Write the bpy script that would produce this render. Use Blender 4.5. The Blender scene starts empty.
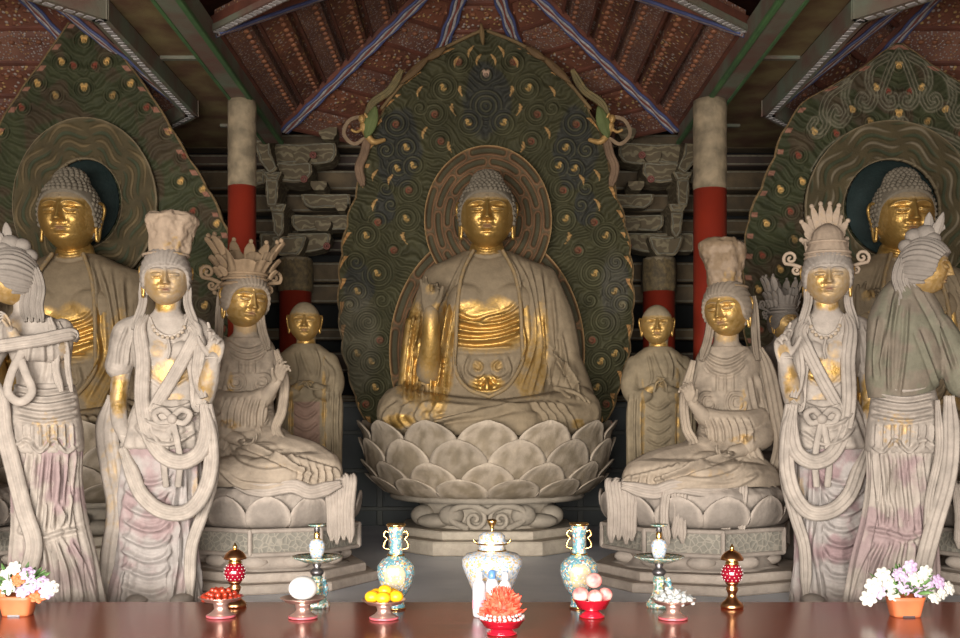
import bpy, bmesh, math, random
import numpy as np
from mathutils import Vector, Matrix
random.seed(7); rng = np.random.RandomState(7)
F_PX, VX, HY, CZ = 1100.0, 480.0, 420.0, 1.75      # focal length in px, vanishing point, eye height
PI = math.pi
PLZ = CZ-137/1100*8.5      # altar platform height
scene = bpy.context.scene
COL = scene.collection

# ---------------------------------------------------------------- colours / materials
def sc(r, g, b):
    return tuple(((c/255)/12.92 if c/255 <= .04045 else ((c/255+.055)/1.055)**2.4) for c in (r, g, b))
MATS = {}
def mat_new(name):
    m = bpy.data.materials.new(name); m.use_nodes = True
    nt = m.node_tree; nt.nodes.clear()
    out = nt.nodes.new('ShaderNodeOutputMaterial'); b = nt.nodes.new('ShaderNodeBsdfPrincipled')
    nt.links.new(b.outputs[0], out.inputs[0]); MATS[name] = m
    return m, nt, b
def simple(name, col, rough=.6, metal=0, noise=0, nscale=8, bump=0, bscale=40, col2=None, trans=0, spec=.5, coat=0):
    m, nt, b = mat_new(name)
    b.inputs['Roughness'].default_value = rough; b.inputs['Metallic'].default_value = metal
    b.inputs['Specular IOR Level'].default_value = spec
    b.inputs['Coat Weight'].default_value = coat
    b.inputs['Transmission Weight'].default_value = trans
    b.inputs['Base Color'].default_value = (*col, 1)
    tc = nt.nodes.new('ShaderNodeTexCoord')
    if noise or col2:
        n = nt.nodes.new('ShaderNodeTexNoise'); n.inputs['Scale'].default_value = nscale; n.inputs['Detail'].default_value = 6
        nt.links.new(tc.outputs['Object'], n.inputs['Vector'])
        r = nt.nodes.new('ShaderNodeValToRGB'); nt.links.new(n.outputs['Fac'], r.inputs['Fac'])
        c2 = col2 or tuple(c*(1-noise) for c in col)
        r.color_ramp.elements[0].position = .36; r.color_ramp.elements[1].position = .64
        r.color_ramp.elements[0].color = (*c2, 1); r.color_ramp.elements[1].color = (*col, 1)
        nt.links.new(r.outputs[0], b.inputs['Base Color'])
    if bump:
        n2 = nt.nodes.new('ShaderNodeTexNoise'); n2.inputs['Scale'].default_value = bscale; n2.inputs['Detail'].default_value = 5
        nt.links.new(tc.outputs['Object'], n2.inputs['Vector'])
        bp = nt.nodes.new('ShaderNodeBump'); bp.inputs['Strength'].default_value = bump; bp.inputs['Distance'].default_value = .01
        nt.links.new(n2.outputs['Fac'], bp.inputs['Height']); nt.links.new(bp.outputs[0], b.inputs['Normal'])
    return m
def attr_mat(name, rough=.75, gold_rough=.32, var=.22, bump=.25, nscale=14, goldcol=(.43, .26, .075), spec=.25, bscale=60):
    """pigment from the vertex attribute Col, gilding from the attribute Gold"""
    m, nt, b = mat_new(name); N = nt.nodes; L = nt.links
    a = N.new('ShaderNodeAttribute'); a.attribute_name = 'Col'
    g = N.new('ShaderNodeAttribute'); g.attribute_name = 'Gold'
    tc = N.new('ShaderNodeTexCoord')
    n = N.new('ShaderNodeTexNoise'); n.inputs['Scale'].default_value = nscale; n.inputs['Detail'].default_value = 8; n.inputs['Roughness'].default_value = .65
    L.new(tc.outputs['Object'], n.inputs['Vector'])
    mr = N.new('ShaderNodeMapRange'); mr.inputs['From Min'].default_value = .3; mr.inputs['From Max'].default_value = .7
    mr.inputs['To Min'].default_value = 1-var; mr.inputs['To Max'].default_value = 1+var*.5
    L.new(n.outputs['Fac'], mr.inputs['Value'])
    mx = N.new('ShaderNodeVectorMath'); mx.operation = 'SCALE'
    L.new(a.outputs['Color'], mx.inputs[0]); L.new(mr.outputs[0], mx.inputs['Scale'])
    # gilding edge broken up by fine noise
    n2 = N.new('ShaderNodeTexNoise'); n2.inputs['Scale'].default_value = nscale*3; n2.inputs['Detail'].default_value = 6
    L.new(tc.outputs['Object'], n2.inputs['Vector'])
    ma = N.new('ShaderNodeMath'); ma.operation = 'MULTIPLY_ADD'; ma.inputs[1].default_value = .7; ma.inputs[2].default_value = -.35
    L.new(n2.outputs['Fac'], ma.inputs[0])
    ad = N.new('ShaderNodeMath'); ad.operation = 'ADD'; L.new(g.outputs['Fac'], ad.inputs[0]); L.new(ma.outputs[0], ad.inputs[1])
    ms = N.new('ShaderNodeMapRange'); ms.inputs['From Min'].default_value = .15; ms.inputs['From Max'].default_value = .95
    L.new(ad.outputs[0], ms.inputs['Value'])
    mc = N.new('ShaderNodeMix'); mc.data_type = 'RGBA'
    L.new(ms.outputs[0], mc.inputs[0]); L.new(mx.outputs[0], mc.inputs[6]); mc.inputs[7].default_value = (*goldcol, 1)
    L.new(mc.outputs[2], b.inputs['Base Color'])
    mm = N.new('ShaderNodeMath'); mm.operation = 'MULTIPLY'; mm.inputs[1].default_value = .8
    L.new(ms.outputs[0], mm.inputs[0]); L.new(mm.outputs[0], b.inputs['Metallic'])
    rr = N.new('ShaderNodeMapRange'); rr.inputs['To Min'].default_value = rough; rr.inputs['To Max'].default_value = gold_rough
    L.new(ms.outputs[0], rr.inputs['Value']); L.new(rr.outputs[0], b.inputs['Roughness'])
    b.inputs['Specular IOR Level'].default_value = spec
    if bump:
        n3 = N.new('ShaderNodeTexNoise'); n3.inputs['Scale'].default_value = bscale; n3.inputs['Detail'].default_value = 6
        L.new(tc.outputs['Object'], n3.inputs['Vector'])
        bp = N.new('ShaderNodeBump'); bp.inputs['Strength'].default_value = bump; bp.inputs['Distance'].default_value = .01
        L.new(n3.outputs['Fac'], bp.inputs['Height']); L.new(bp.outputs[0], b.inputs['Normal'])
    return m

# ---------------------------------------------------------------- numeric helpers
def sstep(x, a, b):
    t = np.clip((x-a)/(b-a), 0, 1); return t*t*(3-2*t)
def _hash(ix, iy, iz):
    h = (ix.astype(np.int64)*374761393 + iy.astype(np.int64)*668265263 + iz.astype(np.int64)*2147483647) & 0xffffffff
    h = ((h ^ (h >> 13))*1274126177) & 0xffffffff
    return ((h ^ (h >> 16)) & 0xffff)/65535.0
def vnoise(P, s, octv=3):
    P = np.asarray(P, float)/s; out = 0; amp = 1; tot = 0
    for o in range(octv):
        i = np.floor(P).astype(np.int64); f = P-i; f = f*f*(3-2*f); v = 0
        for dx in (0, 1):
            for dy in (0, 1):
                for dz in (0, 1):
                    w = (f[:, 0] if dx else 1-f[:, 0])*(f[:, 1] if dy else 1-f[:, 1])*(f[:, 2] if dz else 1-f[:, 2])
                    v = v+w*_hash(i[:, 0]+dx+17*o, i[:, 1]+dy, i[:, 2]+dz)
        out = out+amp*v; tot += amp; amp *= .5; P = P*2.03
    return out/tot
def T(px, py, q=0):
    """photo pixel + depth towards the camera (in px of the figure's plane) -> figure-local coordinates"""
    k = 1-q/F_PX
    return np.array([(px-VX)*k, -q, (HY-py)*k])
def TT(pts): return np.array([T(*p) for p in pts])
def inv(V):
    k = 1+V[:, 1]/F_PX
    return VX+V[:, 0]/k, HY-V[:, 2]/k
def cr(pts, n):
    """Catmull-Rom resampling of rows"""
    P = np.asarray(pts, float); m = len(P)
    if m == 2: return P[0]+(P[1]-P[0])*np.linspace(0, 1, n)[:, None]
    Q = np.vstack([2*P[0]-P[1], P, 2*P[-1]-P[-2]])
    d = np.linalg.norm(np.diff(P[:, :min(3, P.shape[1])], axis=0), axis=1)+1e-6
    cum = np.concatenate([[0], np.cumsum(d)]); t = np.linspace(0, cum[-1], n)
    i = np.clip(np.searchsorted(cum, t, 'right')-1, 0, m-2); u = ((t-cum[i])/d[i])[:, None]
    p0, p1, p2, p3 = Q[i], Q[i+1], Q[i+2], Q[i+3]
    return .5*((2*p1)+(-p0+p2)*u+(2*p0-5*p1+4*p2-p3)*u*u+(-p0+3*p1-3*p2+p3)*u**3)
def unit(v): v = np.asarray(v, float); return v/(np.linalg.norm(v)+1e-9)
def rotm(yaw=0, pitch=0, roll=0):
    """columns: head x, head forward, head up, in local coords (X right, Y away, Z up)"""
    y, p, r = map(math.radians, (yaw, pitch, roll))
    f = np.array([math.sin(y)*math.cos(p), -math.cos(y)*math.cos(p), math.sin(p)])
    x0 = np.array([math.cos(y), math.sin(y), 0]); u0 = np.cross(x0, -f); u0 = u0 if u0[2] > 0 else -u0
    x = x0*math.cos(r)+u0*math.sin(r); u = u0*math.cos(r)-x0*math.sin(r)
    return np.stack([x, f, u], 1)

# ---------------------------------------------------------------- mesh builder
class MB:
    def __init__(s): s.V = []; s.F = []; s.C = []; s.G = []; s.n = 0
    def add(s, V, Fs, col=(.5, .5, .5), gold=0):
        V = np.asarray(V, float); k = len(V)
        s.V.append(V)
        for f in Fs:
            f = np.asarray(f, int)
            if len(f): s.F.append(f+s.n)
        c = np.asarray(col, float); s.C.append(np.tile(c, (k, 1)) if c.ndim == 1 else c)
        g = np.asarray(gold, float); s.G.append(np.full(k, float(g)) if g.ndim == 0 else g)
        s.n += k; return s
    def verts(s): return np.vstack(s.V)
    def join(s, o, col=None, gold=None):
        for f in o.F: s.F.append(f+s.n)
        V = o.verts(); s.V.append(V); C = np.vstack(o.C); G = np.concatenate(o.G)
        if col is not None: C = np.tile(np.asarray(col, float), (len(V), 1))
        if gold is not None: G = np.full(len(V), float(gold))
        s.C.append(C); s.G.append(G); s.n += len(V); return s
    def grid(s, P, cu=False, cv=False, cap=False, **k):
        n, m = P.shape[:2]; idx = np.arange(n*m).reshape(n, m)
        a = idx if not cu else np.vstack([idx, idx[:1]])
        a = a if not cv else np.hstack([a, a[:, :1]])
        q = np.stack([a[:-1, :-1], a[:-1, 1:], a[1:, 1:], a[1:, :-1]], -1).reshape(-1, 4)
        V = P.reshape(-1, 3); Fs = [q]
        if cap:                       # cv ring sections, cap both ends with fans
            V = np.vstack([V, P[0].mean(0), P[-1].mean(0)]); r = np.arange(m); r2 = np.roll(r, -1)
            Fs.append(np.stack([r2, r, np.full(m, n*m)], 1))
            Fs.append(np.stack([(n-1)*m+r, (n-1)*m+r2, np.full(m, n*m+1)], 1))
            for key in ('col', 'gold'):
                if key in k and np.ndim(k[key]) and len(np.asarray(k[key])) == n*m:
                    a_ = np.asarray(k[key]); k[key] = np.concatenate([a_, a_[:1], a_[-1:]])
        return s.add(V, Fs, **k)
    def tube(s, path, rad, n=12, up=(0, 1, 0), rnd=True, closed=False, tw=0, **k):
        """path rows xyz; rad scalar / rows (ra, rb): ra along side, rb along up"""
        P = np.asarray(path, float); m = len(P); R = np.asarray(rad, float)
        if R.ndim == 0: R = np.full((m, 2), float(R))
        elif R.ndim == 1: R = np.stack([R, R], 1) if len(R) == m else np.tile(R, (m, 1))
        if closed: Tn = np.roll(P, -1, 0)-np.roll(P, 1, 0)
        else: Tn = np.gradient(P, axis=0)
        Tn /= np.linalg.norm(Tn, axis=1)[:, None]+1e-9
        U = np.zeros((m, 3)); u = np.asarray(up, float)
        for i in range(m):
            u2 = u-Tn[i]*(u@Tn[i])
            if np.linalg.norm(u2) < 1e-3: u2 = np.cross(Tn[i], (1, .1, 0))
            u = u2/np.linalg.norm(u2); U[i] = u
        S = np.cross(Tn, U)
        if rnd and not closed:
            ex = []
            for e, sg in ((0, -1), (m-1, 1)):
                rr = R[e].min(); ex.append([(P[e]+sg*Tn[e]*rr*c, R[e]*d, U[e], S[e]) for c, d in ((.35, .93), (.7, .7), (.93, .35))])
            a, b = ex[0][::-1], ex[1]
            P = np.vstack([[x[0] for x in a], P, [x[0] for x in b]]); R = np.vstack([[x[1] for x in a], R, [x[1] for x in b]])
            U = np.vstack([[x[2] for x in a], U, [x[2] for x in b]]); S = np.vstack([[x[3] for x in a], S, [x[3] for x in b]])
        th = np.linspace(0, 2*PI, n, endpoint=False)
        G = P[:, None]+S[:, None]*(R[:, :1]*np.cos(th))[..., None]+U[:, None]*(R[:, 1:]*np.sin(th))[..., None]
        return s.grid(G, cu=closed, cv=True, cap=not closed, **k)
    def ell(s, c, r, R=None, n=20, **k):
        th = np.linspace(0, 2*PI, n, endpoint=False); ph = np.linspace(.06, PI-.06, n//2+2)
        D = np.stack([np.sin(ph)[:, None]*np.cos(th), np.sin(ph)[:, None]*np.sin(th), np.cos(ph)[:, None]*np.ones(n)], -1)*np.asarray(r, float)
        if R is not None: D = D@np.asarray(R).T
        return s.grid(D+np.asarray(c, float), cv=True, cap=True, **k)
    def loft(s, lev, n=64, m=60, e=2.0, disp=None, cap=True, **k):
        """lev rows (px, py, q, rx, rq): horizontal elliptic sections down a body"""
        L = cr(np.array(lev, float), m); th = np.linspace(0, 2*PI, n, endpoint=False)
        c, sn = np.cos(th), np.sin(th)
        ce = np.sign(c)*np.abs(c)**(2/e); se = np.sign(sn)*np.abs(sn)**(2/e)
        d = np.ones((m, n)) if disp is None else disp(th[None, :], np.linspace(0, 1, m)[:, None])
        rx = L[:, 3:4]; rq = L[:, 4:5]
        px = L[:, :1]; py = L[:, 1:2]; q = L[:, 2:3]; kk = 1-q/F_PX
        X = (px-VX)*kk+rx*ce*d; Y = -q-rq*se*d; Z = (HY-py)*kk+0*X
        return s.grid(np.stack([X, Y, Z], -1), cv=True, cap=cap, **k)
    def lathe(s, prof, c=(0, 0, 0), n=48, disp=None, **k):
        """prof rows (r, z)"""
        P = np.asarray(prof, float); th = np.linspace(0, 2*PI, n, endpoint=False)
        r = P[:, :1]*(np.ones(n) if disp is None else disp(th))
        G = np.stack([r*np.cos(th)+c[0], r*np.sin(th)+c[1], P[:, 1:2]+c[2]+0*r], -1)
        return s.grid(G, cv=True, cap=True, **k)
    def box(s, a, b, bev=0, **k):
        """axis-aligned box from corner a to corner b with bevelled edges"""
        a, b = np.minimum(a, b).astype(float), np.maximum(a, b).astype(float)
        return s.hull([(a[0], a[1]), (b[0], a[1]), (b[0], b[1]), (a[0], b[1])], a[2], b[2], bev, **k)
    def hull(s, poly, z0, z1, bev=0, **k):
        """prism over xy polygon"""
        P = np.asarray(poly, float); n = len(P); c = P.mean(0)
        def ring(z, ins):
            Q = P if not ins else c+(P-c)*(1-ins/np.maximum(np.linalg.norm(P-c, axis=1), 1e-6))[:, None]
            return np.c_[Q, np.full(n, z)]
        bev = min(bev, (z1-z0)*.4)
        rings = [ring(z0, bev), ring(z0+bev, 0), ring(z1-bev, 0), ring(z1, bev)] if bev else [ring(z0, 0), ring(z1, 0)]
        return s.grid(np.stack(rings), cv=True, cap=True, **k)
    def ribbon(s, path, w, th=2.0, nrm=(0, -1, 0), groov=3, ga=.35, ns=14, **k):
        """flat cloth band along path: width w (scalar/array), thickness th, front side rounded with grooves"""
        P = np.asarray(path, float); m = len(P); W = np.broadcast_to(np.asarray(w, float), (m,))
        Tn = np.gradient(P, axis=0); Tn /= np.linalg.norm(Tn, axis=1)[:, None]+1e-9
        Nn = np.asarray(nrm, float); Nn = np.tile(Nn, (m, 1)) if Nn.ndim == 1 else Nn
        Nn = Nn-Tn*(Nn*Tn).sum(1)[:, None]; Nn /= np.linalg.norm(Nn, axis=1)[:, None]+1e-9
        S = np.cross(Tn, Nn)
        u = np.linspace(-1, 1, ns); f = th*(.55*np.sqrt(np.maximum(1-u**2*.96, 0))+.45)+th*ga*np.cos(u*PI*groov)
        f[0] = f[-1] = th*.25
        loop_u = np.concatenate([u, u[::-1]]); loop_f = np.concatenate([f, -.35*th*np.ones(ns)])
        G = P[:, None]+S[:, None]*(loop_u*W[:, None]/2)[..., None]+Nn[:, None]*loop_f[None, :, None]
        return s.grid(G, cv=True, cap=True, **k)
    def xform(s, fn):
        s.V = [fn(v) for v in s.V]; return s
    def setcol(s, fn):
        """fn(V) -> (col, gold)"""
        V = s.verts(); c, g = fn(V); s.C = [np.asarray(c, float)*np.ones((len(V), 1))]; s.G = [np.asarray(g, float)*np.ones(len(V))]; s.V = [V]; return s

def mesh_from(V, Fs, C=None, G=None, name='m', smooth=True):
    me = bpy.data.meshes.new(name); V = np.ascontiguousarray(V, np.float32)
    cnt = [np.full(len(f), f.shape[1]) for f in Fs]; tot = np.concatenate(cnt); loops = np.concatenate([f.ravel() for f in Fs])
    me.vertices.add(len(V)); me.vertices.foreach_set('co', V.ravel())
    me.loops.add(len(loops)); me.loops.foreach_set('vertex_index', loops.astype(np.int32))
    me.polygons.add(len(tot)); me.polygons.foreach_set('loop_start', np.concatenate([[0], np.cumsum(tot)[:-1]]).astype(np.int32))
    me.polygons.foreach_set('use_smooth', np.full(len(tot), smooth))
    me.update(calc_edges=True)
    if C is not None:
        a = me.color_attributes.new('Col', 'FLOAT_COLOR', 'POINT'); a.data.foreach_set('color', np.c_[C, np.ones(len(V))].astype(np.float32).ravel())
        g = me.attributes.new('Gold', 'FLOAT', 'POINT'); g.data.foreach_set('value', G.astype(np.float32))
    return me
def fuse(mb, voxel=1.2, smooth=4, fac=.5):
    """weld the overlapping closed shapes into one continuous skin"""
    me = mesh_from(mb.verts(), mb.F); ob = bpy.data.objects.new('tmp', me); COL.objects.link(ob)
    r = ob.modifiers.new('r', 'REMESH'); r.mode = 'VOXEL'; r.voxel_size = voxel; r.use_smooth_shade = True
    if smooth: sm = ob.modifiers.new('s', 'SMOOTH'); sm.factor = fac; sm.iterations = smooth
    dg = bpy.context.evaluated_depsgraph_get(); ev = ob.evaluated_get(dg); em = ev.to_mesh()
    n = len(em.vertices); V = np.empty(n*3, np.float32); em.vertices.foreach_get('co', V)
    N = np.empty(n*3, np.float32); em.vertex_normals.foreach_get('vector', N)
    lt = np.empty(len(em.polygons), np.int32); em.polygons.foreach_get('loop_total', lt)
    li = np.empty(len(em.loops), np.int32); em.loops.foreach_get('vertex_index', li)
    st = np.concatenate([[0], np.cumsum(lt)[:-1]]); Fs = []
    for kk in np.unique(lt):
        ss = st[lt == kk]; Fs.append(li[ss[:, None]+np.arange(kk)])
    ev.to_mesh_clear(); bpy.data.objects.remove(ob); bpy.data.meshes.remove(me)
    o = MB(); o.add(V.reshape(-1, 3), Fs); o.N = N.reshape(-1, 3).astype(float)
    return o
def smooth_bump(d, w): return np.exp(-np.abs(d)/w*1.2)
def carve(mb, curves, N=None, facing=True, cut=0):
    """displace the front-facing skin along its normal by fold ridges drawn as (px,py) polylines: (pts, width, amp)"""
    V = mb.V[0]; N = mb.N if N is None else N; X, Z = inv(V)
    wt = sstep(-N[:, 1], .0, .45) if facing else np.ones(len(V)); H = np.zeros(len(V))
    for pts, w, a in curves:
        P = cr(np.asarray(pts, float), max(6, len(pts)*5)); r = w*4
        sel = np.where((X > P[:, 0].min()-r) & (X < P[:, 0].max()+r) & (Z > P[:, 1].min()-r) & (Z < P[:, 1].max()+r) & (wt > 0))[0]
        if not len(sel): continue
        x = X[sel][:, None]; z = Z[sel][:, None]; A = P[:-1]; B = P[1:]; D = B-A; L2 = (D**2).sum(1)+1e-9
        t = np.clip(((x-A[:, 0])*D[:, 0]+(z-A[:, 1])*D[:, 1])/L2, 0, 1)
        d2 = (x-A[:, 0]-t*D[:, 0])**2+(z-A[:, 1]-t*D[:, 1])**2; j = d2.argmin(1); d = np.sqrt(d2[np.arange(len(sel)), j])
        tt = (j+t[np.arange(len(sel)), j])/len(A); tp = sstep(tt, 0, .12)*(1-sstep(tt, .88, 1))*.85+.15
        h = 1.25*a*np.exp(-(d/w)**1.3)*tp-a*.75*np.exp(-((d-w*2.1)/w)**2)*tp
        H[sel] += h
    mb.V[0] = V+N*(H*wt)[:, None]; return mb

# ---------------------------------------------------------------- scene objects
def tag(o, label=None, cat=None, group=None, kind=None):
    if label: o['label'] = label
    if cat: o['category'] = cat
    if group: o['group'] = group
    if kind: o['kind'] = kind
    return o
def root(name, loc, label, cat, group=None):
    o = bpy.data.objects.new(name, None); COL.objects.link(o); o.location = loc; o.empty_display_size = .1
    return tag(o, label, cat, group)
def make(name, mb, mat, parent=None, smooth=True, origin=None, bevel=0, label=None):
    """world-space vertices -> object (relative to the parent root's location when there is one)"""
    V = mb.verts(); off = np.zeros(3)
    p = parent
    while p is not None: off += np.array(p.location); p = p.parent
    if parent is None and origin is not None: off = np.array(origin, float)
    me = mesh_from(V-off, mb.F, np.vstack(mb.C), np.concatenate(mb.G), name, smooth)
    me.materials.append(MATS[mat] if isinstance(mat, str) else mat)
    o = bpy.data.objects.new(name, me); COL.objects.link(o)
    if parent: o.parent = parent
    elif origin is not None: o.location = origin
    if label: o['label'] = label
    bm = bmesh.new(); bm.from_mesh(me); bmesh.ops.recalc_face_normals(bm, faces=bm.faces); bm.to_mesh(me); bm.free()
    if bevel:
        b = o.modifiers.new('bevel', 'BEVEL'); b.width = bevel; b.segments = 2; b.limit_method = 'ANGLE'
    return o
def struct(name, mb, mat, **k):
    return tag(make(name, mb, mat, **k), kind='structure')
def copy_tree(o, loc=None, label=None, parent=None):
    c = o.copy(); COL.objects.link(c); c.parent = parent
    if loc is not None: c.location = loc
    if label: c['label'] = label
    for ch in list(o.children): copy_tree(ch, parent=c)
    return c
class Fig:
    """a statue or thing designed around the plane at distance D"""
    def __init__(s, name, D, base, label, cat, group=None, basez=None):
        s.D = D; s.s = D/F_PX
        w = s.w(TT([base]))[0]
        if basez is not None: w[2] = basez
        s.root = root(name, w, label, cat, group)
    def w(s, V): return np.asarray(V)*s.s+np.array([0, s.D, CZ])
    def part(s, name, mb, mat, parent=None, **k):
        m = MB(); m.V = [s.w(mb.verts())]; m.F = mb.F; m.C = mb.C; m.G = mb.G; m.n = mb.n
        return make(name, m, mat, parent or s.root, **k)
# ---------------------------------------------------------------- heads, hands, cloth
_ico = {}
def ico(sub):
    if sub not in _ico:
        bm = bmesh.new(); bmesh.ops.create_icosphere(bm, subdivisions=sub, radius=1)
        V = np.array([v.co[:] for v in bm.verts]); Fc = np.array([[v.index for v in f.verts] for f in bm.faces]); bm.free()
        _ico[sub] = (V, Fc)
    return _ico[sub]
def gs(x, s): return np.exp(-(x/s)**2)
GOLD = (.62, .37, .10)
def face_shape(D, full=1.0):
    x, y, z = D.T
    jaw = np.where(z < 0, 1-.17*np.abs(z)**2.2, 1-.05*z**2)
    X = .40*x*jaw; Z = .5*z; Y = .43*y
    Y = np.where(y > 0, Y*(1-.06*(1-np.abs(x))), Y)
    fr = sstep(y, .05, .5); ax = np.abs(X)
    Y = Y+fr*.03*gs(Z+.38, .1)*gs(X, .16)                                          # chin
    d = 0*X
    zb = .125-2.2*(ax-.135)**2
    d += .016*gs(Z-zb, .014)*sstep(ax, .02, .06)*(1-sstep(ax, .24, .3))            # brows
    d -= .034*gs(ax-.145, .075)*gs(Z-.062, .035)                                    # sockets
    eb = np.clip(1-((ax-.145)/.088)**2-((Z-.022)/.045)**2, 0, 1)
    d += .034*np.sqrt(eb)
    ez = .012-.9*(ax-.145)**2*-1
    d -= .020*gs(Z-ez, .007)*sstep(ax, .055, .085)*(1-sstep(ax, .215, .24))         # lids
    d -= .010*gs(Z+.032, .009)*sstep(ax, .07, .1)*(1-sstep(ax, .19, .22))
    nt = np.clip((.11-Z)/.24, 0, 1)                                                # nose
    nose = (.028+.085*nt**1.2)*np.exp(-(ax/(.030+.022*nt))**2.2)*sstep(Z, -.150, -.122)*(1-sstep(Z, .10, .17))
    d += nose
    d += .036*gs(ax-.048, .026)*gs(Z+.112, .026)                                    # wings
    d -= .014*gs(ax-.10, .03)*gs(Z+.15, .03)
    d += .030*np.exp(-(ax/.085)**4)*gs(Z+.205, .019)-.012*gs(X, .012)*gs(Z+.178, .02)  # lips
    d += .034*np.exp(-(ax/.066)**4)*gs(Z+.253, .022)
    d -= .026*np.exp(-(ax/.10)**4)*gs(Z+.229, .007)
    d -= .016*gs(X, .09)*gs(Z+.298, .02)
    d += .020*gs(X, .08)*gs(Z+.37, .055)
    d += .024*gs(ax-.20, .10)*gs(Z+.13, .10)                                       # cheeks
    d += .014*gs(X, .016)*gs(Z-.19, .016)
    Y = Y+d*fr*full
    return np.stack([X, Y, Z], 1)
def head(B, c, h, yaw=0, pitch=0, roll=0, sub=6, gold=None, col=(.3, .25, .17), long_ear=1.0, ears=True, full=1.15):
    """adds head skin (face, ears) to builder B; c local centre"""
    D, Fc = ico(sub); P = face_shape(D, full); R = rotm(yaw, pitch, roll)
    V = (P*h)@R.T+c
    g = np.zeros(len(P)) if gold is None else gold(P[:, 0], P[:, 2], P[:, 1])
    cc = np.tile(np.asarray(col, float), (len(P), 1))
    lip = np.exp(-(P[:, 0]/.075)**4)*gs(P[:, 2]+.228, .032)*(P[:, 1] > 0)
    g = g*(1-.75*lip); cc = cc*(1-lip[:, None])+np.array((.16, .07, .04))*lip[:, None]
    ax = np.abs(P[:, 0]); zb = .132-2.2*(ax-.135)**2
    br = gs(P[:, 2]-zb, .008)*(ax > .03)*(ax < .25)*(P[:, 1] > .1)+.9*gs(P[:, 2]-(.006+.9*(ax-.145)**2), .008)*(ax > .06)*(ax < .235)*(P[:, 1] > .1)
    br = np.clip(br, 0, 1)*.75; g = g*(1-br); cc = cc*(1-br[:, None])+np.array((.05, .035, .02))*br[:, None]
    B.add(V, [Fc], col=cc, gold=g)
    if ears:
        for sx in (-1, 1):
            e = np.array([[.355, .06, .06], [.385, .03, .14], [.42, -.04, .155], [.435, -.09, .09], [.42, -.08, -.02], [.395, -.05, -.13],
                          [.385, -.02, -.13-.17*long_ear], [.375, .02, -.15-.20*long_ear], [.365, .03, -.14-.10*long_ear], [.36, .03, -.06], [.355, .06, .06]])
            e[:, 0] *= sx; e = cr(e, 40)[:-1]
            B.tube((e*h)@R.T+c, [.024*h, .024*h], n=8, closed=True, up=R[:, 0], col=col, gold=.0 if gold is None else .9)
            B.ell(np.array([sx*.385, -.03, .02])*h@R.T+c, (.022*h, .06*h, .12*h), R=R, n=12, col=col, gold=0 if gold is None else .7)
def hair_cap(B, c, h, yaw=0, pitch=0, roll=0, sub=6, col=(.12, .1, .07), sz=1.10, line=.22, ridge=.012, gold=0):
    D, Fc = ico(sub); x, y, z = D.T
    P = np.stack([.40*x*np.where(z < 0, 1-.2*np.abs(z)**2, 1), .44*y, .5*z], 1)*sz
    e = (np.abs(P[:, 0])/.385)**2.4+(np.maximum(P[:, 2]+.06, 0)/(line+.075))**2.4
    f = sstep(y, -.02, .22)*(1-sstep(e, .86, 1.0))
    f = np.maximum(f, 1-sstep(P[:, 2], -.42, -.30))
    ang = np.arctan2(x, z+.2); P = P*(1+ridge*np.cos(ang*34+6*y))[:, None]*(1-.28*f)[:, None]
    R = rotm(yaw, pitch, roll); B.add((P*h)@R.T+c, [Fc], col=col, gold=gold)
def curls(B, c, h, yaw=0, pitch=0, roll=0, col=(.1, .085, .06), r=.036):
    R = rotm(yaw, pitch, roll); D3, F3 = ico(3)
    pts = []
    nrow = 17
    for i in range(nrow):
        ph = (i+.3)/nrow*PI*.70; z = math.cos(ph); rr = math.sin(ph); n = max(1, int(2*PI*rr/.175))
        for j in range(n):
            a = 2*PI*(j+.5*(i % 2))/n; x, y = rr*math.cos(a), rr*math.sin(a)
            if y > 0 and .5*z < .255-.10*abs(x)**2*0 and abs(x) < .93-.25*max(0, z): continue
            pts.append((.40*x, .45*y, .515*z))
    for i in range(7):                                   # the raised crown of curls
        ph = (i+.2)/7*PI*.5; rr = math.sin(ph); n = max(1, int(2*PI*rr/.30))
        for j in range(n):
            a = 2*PI*(j+.5*(i % 2))/n; pts.append((.225*rr*math.cos(a), .225*rr*math.sin(a)-.04, .43+.20*math.cos(ph)))
    B.ell(np.array([0, -.02, 0])*h@R.T+c, (.385*h, .43*h, .5*h), R=np.eye(3), n=32, col=col) if False else None
    B.ell(np.array([0, -.04, .42])*h@R.T+c, (.215*h, .215*h, .19*h), n=24, col=col)
    for p in pts:
        p = np.array(p); n_ = unit(p)
        s1 = D3*r*h; B.add(s1+(p*h)@R.T+c, [F3], col=col)
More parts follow.
